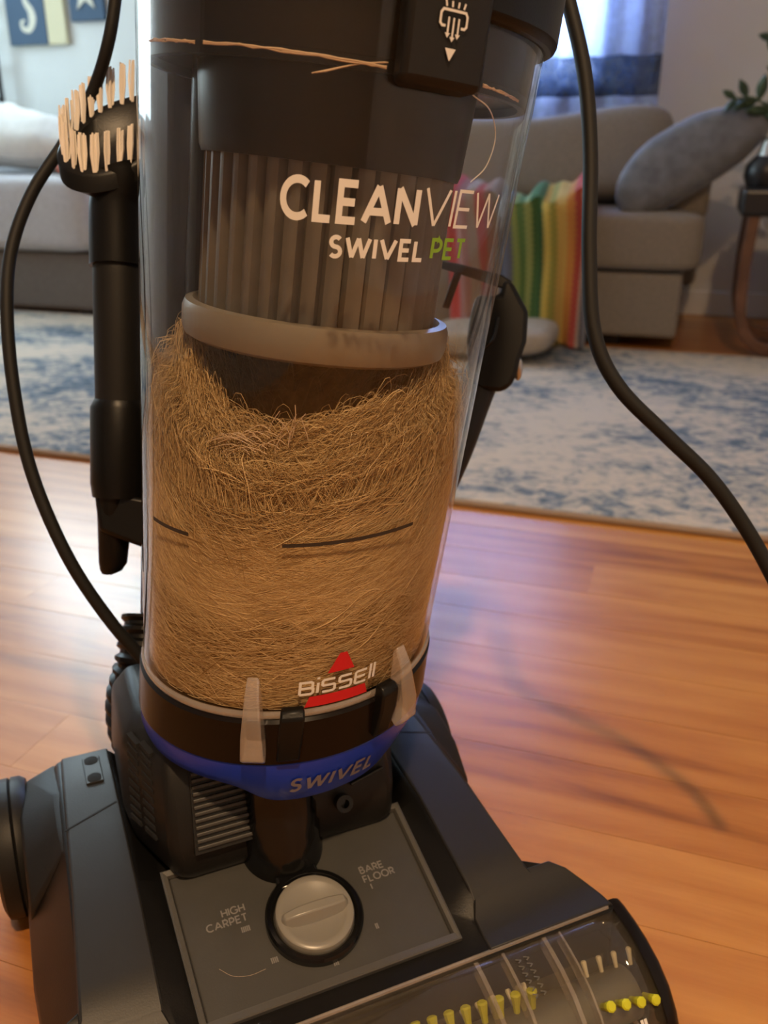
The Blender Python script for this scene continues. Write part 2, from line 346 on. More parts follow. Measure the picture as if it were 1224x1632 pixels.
def window(name, W, along, fixed, nx, nz):
    a0, a1, z0, z1 = W; fr = MB(); t = .045; d = .07
    def bx(b, ca, cz, da, dz, dd=d, off=.05):
        c = (ca, fixed+off, cz) if along == 'u' else (fixed-off, ca, cz)
        b.box(c, (da, dd, dz) if along == 'u' else (dd, da, dz))
    xf = lambda P: np.array([list(uv(*p)) for p in P])
    bx(fr, (a0+a1)/2, z0+t/2, a1-a0, t); bx(fr, (a0+a1)/2, z1-t/2, a1-a0, t)
    bx(fr, a0+t/2, (z0+z1)/2, t, z1-z0-2*t); bx(fr, a1-t/2, (z0+z1)/2, t, z1-z0-2*t)
    o = tag(fr.build(name, TRIM, None, xf, smooth=False), kind='structure')
    s = MB(); bx(s, (a0+a1)/2, z0-.012, a1-a0+.1, .03, .07, -.02); s.build('window_sill', TRIM, o, xf, smooth=False)
    for i in range(1, nx):
        b = MB(); bx(b, a0+(a1-a0)*i/nx, (z0+z1)/2, .018, z1-z0-2*t, .02); b.build('muntin', TRIM, o, xf, smooth=False)
    for j in range(1, nz):
        b = MB(); bx(b, (a0+a1)/2, z0+(z1-z0)*j/nz, a1-a0-2*t, .018, .018); b.build('muntin', TRIM, o, xf, smooth=False)
    for i in range(nx):
        for j in range(nz):
            b = MB(); bx(b, a0+(a1-a0)*(i+.5)/nx, z0+(z1-z0)*(j+.5)/nz, (a1-a0)/nx-.004, (z1-z0)/nz-.004, .004, .055); b.build('pane', GLASS, o, xf, smooth=False)
window('window_1', W1, 'u', VMAX, 5, 8); window('window_2', W2, 'u', VMAX, 2, 2); window('added_side_window', W3, 'v', UMIN, 2, 2)  # left-wall window is unseen, added to brighten the back-left wall

# ceiling lamp behind the camera: the warm light of the room
def ceiling_lamp(u, v, power, label):
    t = thing('ceiling_lamp', label, 'lamp', uv(u, v, ZC), RA)
    MB().lathe([(.075, 0), (.095, 0), (.095, -.008), (.078, -.012), (.072, -.004)], n=40, closed_prof=True).build('trim_ring', TRIM, t)
    sh = mat('lamp_lens', (.9, .8, .6), .5, emit=(1.0, .68, .38, 4.0))
    MB().lathe([(0, -.001), (.073, -.001), (.073, -.004), (0, -.004)], n=40).build('lamp_lens', sh, t)
    d = bpy.data.lights.new('bulb', 'AREA'); d.shape = 'DISK'; d.size = .13; d.energy = power; d.color = (1.0, .66, .36)
    o = bpy.data.objects.new('bulb', d); COL.objects.link(o); o.parent = t; o.location = (0, 0, -.014)
ceiling_lamp(.30, -.50, 32, 'round warm downlight recessed in the ceiling behind the camera')

# ---- rug
def rug_mat():
    m = bpy.data.materials.new('distressed_blue_ivory_rug'); m.use_nodes = True; nt = m.node_tree; b = nt.nodes['Principled BSDF']
    tc = nt.nodes.new('ShaderNodeTexCoord')
    mp = nt.nodes.new('ShaderNodeMapping'); mp.inputs['Scale'].default_value = (1, 1.25, 1); nt.links.new(tc.outputs['Object'], mp.inputs[0])
    n1 = P3(nt, 'ShaderNodeTexNoise', Scale=2.2, Detail=3.0); nt.links.new(mp.outputs[0], n1.inputs[0])
    vo = nt.nodes.new('ShaderNodeTexVoronoi'); vo.feature = 'SMOOTH_F1'; vo.inputs['Scale'].default_value = 11; nt.links.new(mp.outputs[0], vo.inputs['Vector'])
    n2 = P3(nt, 'ShaderNodeTexNoise', Scale=34.0, Detail=5.0, Roughness=.62); n2.inputs['Distortion'].default_value = .7; nt.links.new(mp.outputs[0], n2.inputs[0])
    wv = nt.nodes.new('ShaderNodeTexWave'); wv.inputs['Scale'].default_value = 3.2; wv.inputs['Distortion'].default_value = 9; wv.inputs['Detail'].default_value = 3; wv.inputs['Detail Scale'].default_value = 2.2
    wv.bands_direction = 'Y'; nt.links.new(mp.outputs[0], wv.inputs['Vector'])
    def madd(a, k, c, op='MULTIPLY_ADD'):
        x = nt.nodes.new('ShaderNodeMath'); x.operation = op; nt.links.new(a, x.inputs[0]); x.inputs[1].default_value = k
        if hasattr(c, 'links'): nt.links.new(c, x.inputs[2])
        else: x.inputs[2].default_value = c
        return x.outputs[0]
    s = madd(n1.outputs[0], 1.3, -.80); s = madd(n2.outputs[0], 1.35, s); s = madd(wv.outputs[1], .07, s); s = madd(vo.outputs['Distance'], .22, s)
    r = nt.nodes.new('ShaderNodeValToRGB'); cr = r.color_ramp
    cr.elements[0].position = .36; cr.elements[0].color = (0.11, 0.145, 0.18, 1); cr.elements[1].position = .80; cr.elements[1].color = (0.60, 0.51, 0.40, 1)
    e = cr.elements.new(.50); e.color = (0.20, 0.235, 0.26, 1); e = cr.elements.new(.62); e.color = (0.42, 0.39, 0.335, 1)
    nt.links.new(s, r.inputs[0]); nt.links.new(r.outputs[0], b.inputs['Base Color']); b.inputs['Roughness'].default_value = .95; b.inputs['Specular IOR Level'].default_value = .1
    n3 = P3(nt, 'ShaderNodeTexNoise', Scale=350.0, Detail=2.0); nt.links.new(tc.outputs['Object'], n3.inputs[0])
    bp = nt.nodes.new('ShaderNodeBump'); bp.inputs['Strength'].default_value = .5; bp.inputs['Distance'].default_value = .004
    nt.links.new(n3.outputs[0], bp.inputs['Height']); nt.links.new(bp.outputs[0], b.inputs['Normal'])
    return m
RV0, RV1, RU0, RU1 = 1.384, 2.80, -2.75, 1.05
rug = thing('area_rug', 'distressed blue and ivory area rug on the wooden floor', 'rug', uv((RU0+RU1)/2, (RV0+RV1)/2, 0), RA)
MB().box((0, 0, .006), (RU1-RU0-.01, RV1-RV0-.01, .010)).build('pile', rug_mat(), rug, smooth=False, bevel=.003)
bb = MB(); hw, hv = (RU1-RU0)/2, (RV1-RV0)/2
for p, q in (((-hw, -hv), (hw, -hv)), ((hw, -hv), (hw, hv)), ((hw, hv), (-hw, hv)), ((-hw, hv), (-hw, -hv))):
    bb.tube([(*p, .006), (*q, .006)], .006, 8)
bb.build('bound_edge', mat('rug_binding', (.36, .27, .20), .9), rug)

# ---- sofa on the right
FAB = mat('sofa_greige_fabric', (.23, .20, .165), .9, noise=.10, nscale=120, bump=.4, bscale=500, sheen=.2)
FABD = mat('sofa_leg_black', (.02, .018, .016), .6)
SF = thing('sofa', 'greige fabric sofa with loose back cushions under the curtained window', 'sofa', uv(-.95, 2.84, 0), RA)
su = lambda u: u+.95
b = MB().box((su(-1.0), .32, .135), (1.96, .62, .19)); b.build('base', FAB, SF, smooth=False, bevel=.012)
for u0, u1 in ((-1.95, -.98), (-.96, .028)):
    MB().grid(np.array(sup((u1-u0)/2, .28, .087, .22, .16))+np.array([su((u0+u1)/2), .28, .322]), False, True).build('seat_cushion', FAB, SF)
MB().box((su(-.97), .585, .36), (1.98, .08, .46)).build('backrest', FAB, SF, smooth=False, bevel=.03, seg=3)
MB().box((su(-.03), .36, .455), (.12, .37, .14)).build('armrest', FAB, SF, smooth=False, bevel=.025, seg=3)
MB().box((su(-1.94), .36, .455), (.12, .37, .14)).build('armrest', FAB, SF, smooth=False, bevel=.025, seg=3)
for u0 in (-1.9, -.30):
    for vv in (.10, .58): MB().box((su(u0), vv, .019), (.22 if vv < .3 else .06, .05, .038)).build('foot', FABD, SF, smooth=False, bevel=.004)  # front feet widened into a black strip for the plinth shadow
def bcush(name, cu, w, h, tilt, lab, skew=0):
    P = np.array(sup(w/2, .10, h/2, .45, .30)).reshape(-1, 3)
    P[:, 2] *= 1-.10*np.cos(P[:, 0]/(w/2)*PI)*np.sign(P[:, 2]).clip(0, 1)
    P[:, 2] += skew*P[:, 0]
    R = Matrix.Rotation(tilt, 3, 'X'); P = P@np.array(R).T
    m = MB(); g = np.array(P).reshape(20, 28, 3); m.grid(g+np.array([su(cu), .42, .40+h/2]), False, True); m.build(name, FAB, SF)
bcush('back_cushion', -.55, .90, .29, -.18, '', .07); bcush('back_cushion', -1.42, .86, .28, -.18, '')
# gray plush pillow
PIL = mat('pillow_grey_plush', (.145, .155, .175), .95, noise=.25, nscale=25, bump=.5, bscale=120, sheen=.4)
pt = thing('throw_pillow', 'grey plush throw pillow leaning on the right end of the greige sofa', 'pillow', uv(-.06, 2.99, .425), RA)
P = np.array(sup(.235, .085, .098, .60, .5)).reshape(-1, 3); P[:, 2] *= 1-.25*np.abs(P[:, 0]/.235)**3-.22*np.clip(P[:, 0]/.235, 0, 1); P[:, 2] -= .03*(P[:, 0]/.235)**2
P = P@np.array(Matrix.Rotation(-math.radians(33), 3, 'Y')).T@np.array(Matrix.Rotation(-.25, 3, 'X')).T
P[:, 2] += smooth_noise(P[:, 0]*14, P[:, 2]*14, 3)*.006
MB().grid(P.reshape(20, 28, 3)+np.array([.01, 0, .135]), False, True).build('pillow_body', PIL, pt)
# floor cushion
FC = mat('floor_cushion_beige', (.36, .32, .27), .95, noise=.12, nscale=40, bump=.3, bscale=300)
t = thing('floor_cushion', 'flat beige cushion lying on the rug in front of the striped blanket', 'cushion', uv(-.55, 2.60, .012), RA)
P = np.array(sup(.20, .14, .045, .6, .4)).reshape(-1, 3); P[:, 2] += .012*P[:, 0]/.2
MB().grid(P.reshape(20, 28, 3)+np.array([0, 0, .05]), False, True).build('cushion_body', FC, t)
# striped knitted blanket draped over the sofa front
def blanket_mat():
    m = bpy.data.materials.new('rainbow_stripe_knit'); m.use_nodes = True; nt = m.node_tree; b = nt.nodes['Principled BSDF']
    uvn = nt.nodes.new('ShaderNodeUVMap'); sp = nt.nodes.new('ShaderNodeSeparateXYZ'); nt.links.new(uvn.outputs[0], sp.inputs[0])
    zz = nt.nodes.new('ShaderNodeMath'); zz.operation = 'PINGPONG'; nt.links.new(sp.outputs[1], zz.inputs[0]); zz.inputs[1].default_value = .012
    ad = nt.nodes.new('ShaderNodeMath'); ad.operation = 'ADD'; nt.links.new(sp.outputs[0], ad.inputs[0]); nt.links.new(zz.outputs[0], ad.inputs[1])
    r = nt.nodes.new('ShaderNodeValToRGB'); cr = r.color_ramp; cr.interpolation = 'CONSTANT'
    st = [(0, (.45, .05, .06)), (.10, (0.306, 0.152, 0.152)), (.17, (0.306, 0.258, 0.218)), (.23, (0.360, 0.046, 0.053)), (.29, (0.292, 0.165, 0.152)), (.335, (0.319, 0.271, 0.225)), (.385, (0.108, 0.126, 0.178)), (.47, (0.224, 0.297, 0.099)), (.51, (0.088, 0.178, 0.060)), (.56, (0.244, 0.310, 0.112)),
          (.60, (0.061, 0.152, 0.060)), (.69, (0.442, 0.297, 0.053)), (.735, (0.251, 0.244, 0.053)), (.77, (0.469, 0.317, 0.086)), (.84, (0.469, 0.205, 0.053)), (.885, (0.394, 0.073, 0.060)), (.93, (0.414, 0.324, 0.271)), (.965, (0.170, 0.178, 0.218))]
    while len(cr.elements) < len(st): cr.elements.new(.5)
    for e, (p, c) in zip(cr.elements, st): e.position = p; e.color = (*c, 1)
    nt.links.new(ad.outputs[0], r.inputs[0]); nt.links.new(r.outputs[0], b.inputs['Base Color']); b.inputs['Roughness'].default_value = .95
    return m
t = thing('striped_blanket', 'knitted blanket with rainbow stripes draped over the sofa front', 'blanket', uv(-.54, 2.80, .0), RA)
na, nb = 64, 40; G = np.zeros((na, nb, 3)); UVs = []
for i in range(na):
    s = i/(na-1)
    for j in range(nb):
        q = j/(nb-1)      # 0 on the seat, 1 at the lower hem
        fold = .022*math.sin(s*21+q*2.5)+.012*math.sin(s*43-q*2)+.006*math.sin(q*17+s*5)
        L0 = .30; tot = L0+.46; d = q*tot
        if d < L0: y, z = .34-d*(.34+.03)/L0, .44+.035*math.sin(d/L0*PI)+.02*math.sin(s*9)+fold*.6
        else:
            y, z = -.03-.05*((d-L0)/.46)**1.5+fold, .44-(d-L0)*(.87+.10*s)
        x = (s-.5)*.46+.02*math.sin(q*4)+(.03*(q-.5))
        if d > L0: x = x*(1-.10*(d-L0)/.46)+.055*(d-L0)/.46
        G[i, j] = (x, y, max(z, .022)); UVs.append((s, q*1.0))
mb = MB(); mb.grid(G); o = mb.build('knit_cloth', blanket_mat(), t, solid=.010, ang=80)
ul = o.data.uv_layers.new(name='UVMap')
for l in o.data.loops: ul.data[l.index].uv = UVs[l.vertex_index]

# ---- curtain
def curtain_mat(name, col, alpha, tl):
    m = bpy.data.materials.new(name); m.use_nodes = True; nt = m.node_tree; nt.nodes.clear()
    out = nt.nodes.new('ShaderNodeOutputMaterial'); tr = nt.nodes.new('ShaderNodeBsdfTransparent'); d = nt.nodes.new('ShaderNodeBsdfDiffuse'); x = nt.nodes.new('ShaderNodeBsdfTranslucent')
    d.inputs[0].default_value = (*col, 1); x.inputs[0].default_value = (*col, 1)
    m1 = nt.nodes.new('ShaderNodeMixShader'); m1.inputs[0].default_value = tl; nt.links.new(d.outputs[0], m1.inputs[1]); nt.links.new(x.outputs[0], m1.inputs[2])
    m2 = nt.nodes.new('ShaderNodeMixShader'); nt.links.new(tr.outputs[0], m2.inputs[1]); nt.links.new(m1.outputs[0], m2.inputs[2]); nt.links.new(m2.outputs[0], out.inputs[0])
    tc = nt.nodes.new('ShaderNodeTexCoord'); n = nt.nodes.new('ShaderNodeTexNoise'); n.inputs['Scale'].default_value = 28; n.inputs['Detail'].default_value = 2
    mp = nt.nodes.new('ShaderNodeMapRange'); mp.inputs[1].default_value = .35; mp.inputs[2].default_value = .65; mp.inputs[3].default_value = alpha-.12; mp.inputs[4].default_value = min(1, alpha+.12)
    nt.links.new(tc.outputs['Object'], n.inputs['Vector']); nt.links.new(n.outputs[0], mp.inputs[0]); nt.links.new(mp.outputs[0], m2.inputs[0])
    return m
SHEER = curtain_mat('sheer_white', (.62, .70, .90), .68, .6); NAVY = curtain_mat('sheer_navy_band', (.09, .13, .23), .66, .45)
t = thing('curtain', 'sheer white curtain with a dark blue band hanging at the window', 'curtain', uv(-.78, VMAX-.09, .34), RA)
def cpanel(z0, z1, m, name, off=0):
    U_ = np.linspace(-.64, .60, 120)
    G = [[(x, .022*math.sin(x*52+.4*math.sin(x*9))+.008*math.sin(x*23)+off, z) for z in np.linspace(z0, z1, 6)] for x in U_]
    MB().grid(G).build(name, m, t, solid=.002, ang=80)
cpanel(.44-.02, .55, NAVY, 'navy_band'); cpanel(.55, 1.80, SHEER, 'upper_sheer'); cpanel(0, .42, SHEER, 'lower_sheer')
MB().tube([(-.70, 0, 1.81), (.68, 0, 1.81)], .012, 12).build('curtain_rod', FABD, t)

# ---- pictures at the left of the back wall
NAV = mat('canvas_navy', (.05, .10, .17), .7); CRM = mat('canvas_cream', (.72, .68, .45), .7); SEA = mat('seahorse_cream', (.70, .70, .58), .7)
def picture(u0, u1, z0, z1, label, kind):
    t = thing('wall_picture', label, 'picture', uv((u0+u1)/2, VMAX-.012, z0), RA, 'seaside pictures on the back wall')
    w, h = u1-u0, z1-z0
    MB().box((0, 0, h/2), (w, .022, h)).build('canvas', CRM if kind == 'sea' else NAV, t, smooth=False, bevel=.002)
    f = lambda a, b: (a, -.0145, b)
    if kind == 'sea':
        MB().box((-.045, -.0125, h/2), (w-.10, .003, h)).build('navy_ground', NAV, t, smooth=False)
        m = MB(); f2 = lambda a, b: (a-.045, -.0150, b)
        pl = catmull([(-.045, .235), (-.01, .235), (.015, .21), (.005, .17), (.03, .13), (.032, .09), (.01, .06), (-.02, .065), (-.025, .09), (-.005, .095)], 6)
        for i in range(len(pl)-1): pass
        n = len(pl); ws = np.interp(np.arange(n)/n, [0, .15, .3, .5, .7, 1], [.008, .03, .02, .038, .022, .008])
        L = []; d = np.gradient(pl, axis=0); d /= np.linalg.norm(d, axis=1)[:, None]
        G = [[f2(*(pl[i]+np.array([-d[i][1], d[i][0]])*ws[i]/2*k)) for k in (-1, 0, 1)] for i in range(n)]
        m.grid(G).build('seahorse_shape', SEA, t, smooth=False)
    else:
        m = MB(); pts = []
        for k in range(10):
            a = PI/2+k*PI/5; r = .075 if k % 2 == 0 else .028
            pts.append((r*math.cos(a), h*.5+r*math.sin(a)))
        m.prism(pts, 0, -.003, lambda a, b, hh: (a, -.0125+hh, b)); m.build('starfish_shape', SEA, t, smooth=False)
picture(-2.955, -2.655, 1.012, 1.30, 'navy and cream seahorse picture on the pale wall', 'sea')
picture(-2.625, -2.455, 1.095, 1.30, 'navy starfish picture on the pale wall, nearest the vacuum cleaner', 'star')
# black wire rack at the left edge
t = thing('wire_rack', 'thin black metal rack standing against the pale wall', 'rack', uv(-3.13, VMAX-.06, 0), RA)
for x in (-.12, .12):
    MB().tube([(x, 0, 0), (x, 0, 1.10), (x*.8, 0, 1.16), (x*.3, 0, 1.19)], .011, 10, smooth=4).build('upright', FABD, t)
for z in (.3, .55, .80, .94, 1.07): MB().tube([(-.12, 0, z), (.12, 0, z)], .008, 8).build('rung', FABD, t)

# ---- pale sofa on the left
PF = mat('pale_grey_fabric', (.50, .50, .52), .9, noise=.08, nscale=80, bump=.3, bscale=400, sheen=.2)
PD = mat('pale_sofa_base', (.16, .14, .125), .9, noise=.1, nscale=90, bump=.3, bscale=400)
L0 = thing('loveseat', 'pale grey loveseat with a thick seat at the left wall', 'sofa', uv(-2.62, 2.80, 0), RA)
MB().box((0, .36, .125), (1.10, .68, .21)).build('base', PD, L0, smooth=False, bevel=.015)
MB().grid(np.array(sup(.56, .36, .135, .22, .18))+np.array([.01, .34, .365]), False, True).build('seat_cushion', PF, L0)
MB().box((0, .68, .45), (1.10, .10, .42)).build('backrest', PF, L0, smooth=False, bevel=.04, seg=3)
for x in (-.45, .45):
    for y in (.08, .64): MB().box((x, y, .012), (.05, .05, .024)).build('foot', FABD, L0, smooth=False)
TH = mat('throw_white_plush', (.70, .70, .66), .95, noise=.1, nscale=30, bump=.6, bscale=90, sheen=.5)
t = thing('white_throw', 'rumpled white plush throw heaped on the pale grey loveseat', 'throw', uv(-2.62, 3.12, .505), RA)
P = np.array(sup(.50, .22, .11, .9, .7, 40, 24)).reshape(-1, 3); P[:, 2] += .035*smooth_noise(P[:, 0]*9, P[:, 1]*9, 5)*(P[:, 2] > -.05); P[:, 2] -= .12*np.clip(P[:, 0], 0, 1)
P[:, 2] -= P[:, 2].min()
MB().grid(P.reshape(24, 40, 3), False, True).build('throw_cloth', TH, t)
COR = mat('coral_cloth', (.55, .13, .07), .9, bump=.3)
t = thing('coral_cushion', 'small coral red cushion lying on the loveseat before the throw', 'cushion', uv(-2.15, 2.90, .50), RA)
MB().grid(np.array(sup(.075, .06, .022, .7, .5))+np.array([0, 0, .022]), False, True).build('cushion_body', COR, t)

# ---- side table, vase and plant at the right edge
WOOD = mat('bentwood_brown', (.125, .058, .032), .4, noise=.3, nscale=20); BLKT = mat('tabletop_black', (.012, .013, .016), .35)
t = thing('side_table', 'black topped side table on curved brown bentwood legs', 'table', uv(.345, 3.0, 0), RA)
MB().box((.0, .0, .44), (.46, .36, .075)).build('tabletop', BLKT, t, smooth=False, bevel=.012, seg=3)
for y in (-.14, .14):
    secs = []
    for q in catmull([(-.19, .41), (-.195, .25), (-.185, .11), (-.14, .04), (-.06, .022), (.06, .022), (.14, .04), (.185, .11), (.195, .25), (.19, .41)], 6): secs.append(q)
    secs = np.array(secs); d = np.gradient(secs, axis=0); d /= np.linalg.norm(d, axis=1)[:, None]; n = np.stack([-d[:, 1], d[:, 0]], 1)
    MB().loft([[(*(p+k*.016*m_)[:1], y+yy, (p+k*.016*m_)[1]) for k, yy in ((-1, -.028), (1, -.028), (1, .028), (-1, .028))] for p, m_ in zip(secs, n)]).build('bentwood_leg', WOOD, t, bevel=.003)
VS = mat('vase_silver', (.55, .58, .58), .2, metal=.9)
t = thing('vase', 'silver necked black vase on the side table', 'vase', uv(.175, 2.94, .4785), RA)
MB().lathe([(0, 0), (.05, 0), (.062, .03), (.058, .06), (.036, .085), (0, .085)], n=40).build('vase_body', BLKT, t)
MB().lathe([(0, .085), (.036, .085), (.030, .10), (.022, .125), (.027, .135), (.0, .134)], n=40).build('vase_neck', VS, t)
LEAF = mat('leaf_green', (.05, .085, .045), .45, noise=.3, nscale=30)
t = thing('leafy_branch', 'dark green leafy branch standing in the vase', 'plant', uv(.175, 2.94, .6135), RA)
stems = [[(0, 0, 0), (-.01, 0, .06), (-.06, -.01, .10), (-.11, -.02, .10)], [(0, 0, 0), (.01, 0, .09), (.0, .0, .18), (-.03, 0, .25)], [(0, 0, 0), (.05, 0, .07), (.12, 0, .10)]]
for s in stems:
    st = catmull(s, 5); MB().tube(st, .004, 6).build('stem', LEAF, t)
    for k in range(3, len(st), 3):
        for sd in (-1, 1):
            c = st[k]; a = rnd.uniform(.3, 1.2)*sd; d = st[min(k+1, len(st)-1)]-st[k-1]; d /= np.linalg.norm(d)
            w = np.array([d[0]*math.cos(a)-d[2]*math.sin(a), rnd.uniform(-.4, .4), d[0]*math.sin(a)+d[2]*math.cos(a)]); w /= np.linalg.norm(w)
            n = np.cross(w, [0, 1, 0]); n /= np.linalg.norm(n)+1e-6; L = rnd.uniform(.045, .07)
            G = [[c+w*L*q+n*(L*.22*math.sin(PI*min(1, q*.95+.03)))*k2+np.array([0, .006*abs(k2)-.01*q*q, 0]) for k2 in (-1, 0, 1)] for q in np.linspace(0, 1, 7)]
            MB().grid(G).build('leaf', LEAF, t, solid=.0012)
t = thing('ottoman', 'low grey ottoman behind the side table', 'ottoman', uv(.66, 3.41, 0), RA)
MB().box((0, 0, .27), (.72, .34, .27)).build('ottoman_body', FAB, t, smooth=False, bevel=.03, seg=3)
for x in (-.3, .3):
    for y in (-.15, .15): MB().box((x, y, .068), (.04, .04, .136)).build('foot', FABD, t, smooth=False)

# ================================================================== THE VACUUM CLEANER
TH_ = math.radians(23.5)
KX = np.array([-.046, .439]); XA = np.array([math.cos(TH_), math.sin(TH_)]); FA = np.array([math.sin(TH_), -math.cos(TH_)])
VC = thing('vacuum_cleaner', 'upright vacuum cleaner with a clear dirt bin full of tan pet hair', 'vacuum cleaner', (KX[0], KX[1], 0), TH_)
def F3(x, f, z): return (x, -f, z)                 # foot coordinates: f points to the front of the foot
def w2r(P):
    P = np.asarray(P, float).reshape(-1, 3); d = P[:, :2]-KX
    return np.stack([d@XA, -(d@FA), P[:, 2]], 1)
# body frame: origin at the bottom of the bin axis, leaning to the right
B0 = np.array([-.074, .55, .205]); WB = np.array([.05, .015, .412]); WB /= np.linalg.norm(WB)
fw = np.array([math.sin(TH_), -math.cos(TH_), 0.]); fw -= WB*fw.dot(WB); fw /= np.linalg.norm(fw)
YB = -fw; XB = np.cross(YB, WB); MBODY = np.stack([XB, YB, WB], 1)
def warp(P):
    P = np.array(P, float); k = .15*np.clip((.4-P[:, 2])/.25, 0, 1); P[:, 2] += k*P[:, 0]; return P
def body(P): return w2r(B0+np.asarray(P, float)@MBODY.T)          # straight body parts
def bodyw(P): return body(warp(P))                                   # parts on the slanted bin base
def RBIN(z): return .0975+(.114-.0975)*z/.415
def on_bin(phi0, z0, off=.0005):
    """flat (x,y) in metres -> point on the bin wall"""
    def f(x, y):
        z = z0+y; r = RBIN(z)+off; a = math.radians(phi0)+x/RBIN(z0); return (r*math.sin(a), -r*math.cos(a), z)
    return f
# ---- clear dirt bin: outer and inner wall
zz = np.linspace(.036, .4355, 14); prof = [(RBIN(z), z) for z in zz]+[(RBIN(z)-.003, z) for z in zz[::-1]]
BIN = MB().lathe(prof, n=128, closed_prof=True).build('dirt_bin', CLEAR, VC, bodyw)
BIN['label'] = 'clear plastic dirt bin'
# bottom lip of the bin: a thicker clear bead
MB().lathe([(RBIN(.04)+.0016*math.cos(a), .0405+.0026*math.sin(a)) for a in np.arange(10)*2*PI/10], n=128, closed_prof=True).build('bin_bead', CLEARL, BIN, bodyw)
# printed lettering
m = MB(); fn = on_bin(-32.4, .3262); wd1 = text(m, 'CLEAN', .0205, .0037, fn, track=.31, sx=.82)
m.build('lettering', WHT, BIN, bodyw, smooth=False)['label'] = 'bold white product lettering'
m = MB(); fn = on_bin(-32.4+math.degrees((wd1+.0012)/RBIN(.33)), .3275); wd2 = text(m, 'VIEW', .0195, .0017, fn, track=.20, sx=.94, shear=.05)
m.build('lettering', WHT, BIN, bodyw, smooth=False)['label'] = 'thin white product lettering'
m = MB(); fn = on_bin(-19.0, .3100); wd3 = text(m, 'SWIVEL', .0112, .0021, fn, track=.34, sx=.97)
m.build('lettering', WHT, BIN, bodyw, smooth=False)['label'] = 'small white product lettering'
m = MB(); fn = on_bin(-19.0+math.degrees((wd3+.0038)/RBIN(.31)), .3112); wd4 = text(m, 'PET', .0112, .0019, fn, track=.30, sx=.98)
m.build('lettering', GRN, BIN, bodyw, smooth=False)['label'] = 'green product lettering'
# fill lines
for p0, p1, dz in ((-24.3, 20.4, .0), (-77, -57, .0)):
    m = MB(); r0 = RBIN(.155); fn = on_bin(0, .1555); ribbon(m, [(math.radians(a)*r0, 0) for a in np.linspace(p0, p1, 40)], .0023, fn, 1)
    m.build('fill_line', LINE, BIN, bodyw, smooth=False)
# logo: red triangle split by the lettering
fn = on_bin(0.0, .0445, .0004)
def poly_on(poly, fn, mb, k=6):
    (a, b, c, d) = [np.array(p, float) for p in poly]
    mb.grid([[fn(*((a*(1-s)+b*s)*(1-t)+(d*(1-s)+c*s)*t)) for t in np.linspace(0, 1, k)] for s in np.linspace(0, 1, 12)])
m = MB(); poly_on([(-.0085, .0225), (.0085, .0225), (.0022, .0355), (-.0022, .0355)], fn, m); m.build('logo_triangle_top', RED, BIN, bodyw, smooth=False)
m = MB(); poly_on([(-.0205, 0), (.0205, 0), (.0180, .0075), (-.0180, .0075)], fn, m); m.build('logo_triangle_base', RED, BIN, bodyw, smooth=False)
m = MB(); fn = on_bin(0, .0535, .0006); g0 = (text_width('bisse', .24)+.24*2)*(.0125-.0016)*1.02+.0016
text(m, 'bissell', .0125, .0017, fn, x0=-g0/2-.0005, track=.26, sx=1.0); m.build('logo_lettering', WHT, BIN, bodyw, smooth=False)
# scratch arc low on the right
m = MB(); m.tube([( (RBIN(z)-.0036)*math.sin(math.radians(a)), -(RBIN(z)-.0036)*math.cos(math.radians(a)), z) for a, z in ((17, .392), (25, .387), (30, .375), (28, .360), (22, .351))], .00035, 5, smooth=6)
m.build('scratch', WHT, BIN, bodyw)
# latch tabs of clear plastic and their black clips
for ph, sd in ((-27, 1), (27, 1)):
    def lt(a, b, h, ph=ph):
        an = math.radians(ph+h*(1-.45*(b-.02)/.05)-(b-.02)*60*(1 if ph < 0 else 1)); r = RBIN(.04)+a; return (r*math.sin(an), -r*math.cos(an), b)
    m = MB(); poly = [(.001, .066), (.004, .070), (.010, .058), (.0155, .034), (.0155, .018), (.010, .013), (.004, .018), (.001, .030)]
    m.prism(poly, -4.2, 3.2, lt); m.build('latch_tab', CLEARL, BIN, bodyw, bevel=.0012)
# ---- base ring (black), collar (blue)
def rprof(r, z0, z1, e=.002): return [(r-.02, z0), (r-e, z0), (r, z0+e), (r, z1-e), (r-e, z1), (r-.02, z1)]
RING = MB().lathe(rprof(RBIN(.03)+.0028, .004, .0375), n=128).build('base_ring', BRNBLK, VC, bodyw)
for ph, w_ in ((-16, 8.0), (19, 7.0)):
    m = MB(); P = []
    def ck(a, b, h, ph=ph, w_=w_):
        an = math.radians(ph+h*w_/2); r = RBIN(.03)+a; return (r*math.sin(an), -r*math.cos(an), b)
    m.prism([(.001, .010), (.0065, .010), (.0105, .030), (.0105, .043), (.007, .047), (.001, .047)], -1, 1, ck); m.build('latch_clip', BLK, RING, bodyw, bevel=.0015)
# blue collar with a deeper front lip
A = np.radians(np.linspace(0, 360, 161)[:-1]); G = []
for a in A:
    ad = math.degrees(a if a < PI else a-2*PI)
    lip = 1/(1+math.exp((abs(ad-2)-30)/4.0)); z0 = -.0145-.0165*lip; r0 = RBIN(0)+.003; r1 = r0-.0035-.004*lip
    G.append([(r*math.sin(a), -r*math.cos(a), z) for r, z in ((r0-.02, .006), (r0-.002, .006), (r0, .004), (r0-.0008, -.006), (r1, z0+.002), (r1-.002, z0), (r1-.03, z0))])
COLLAR = MB().grid(G, True).build('swivel_collar', BLUE, VC, bodyw); COLLAR['label'] = 'royal blue swivel collar'
m = MB()
def coll(x, y):
    r = RBIN(0)+.003-.0007-.0048*max(0, min(1, (-.006-(-.0185+y))/.022)) + .0006; z = -.0195+y; a = x/.1+math.radians(-14.5); return (r*math.sin(a), -r*math.cos(a), z)
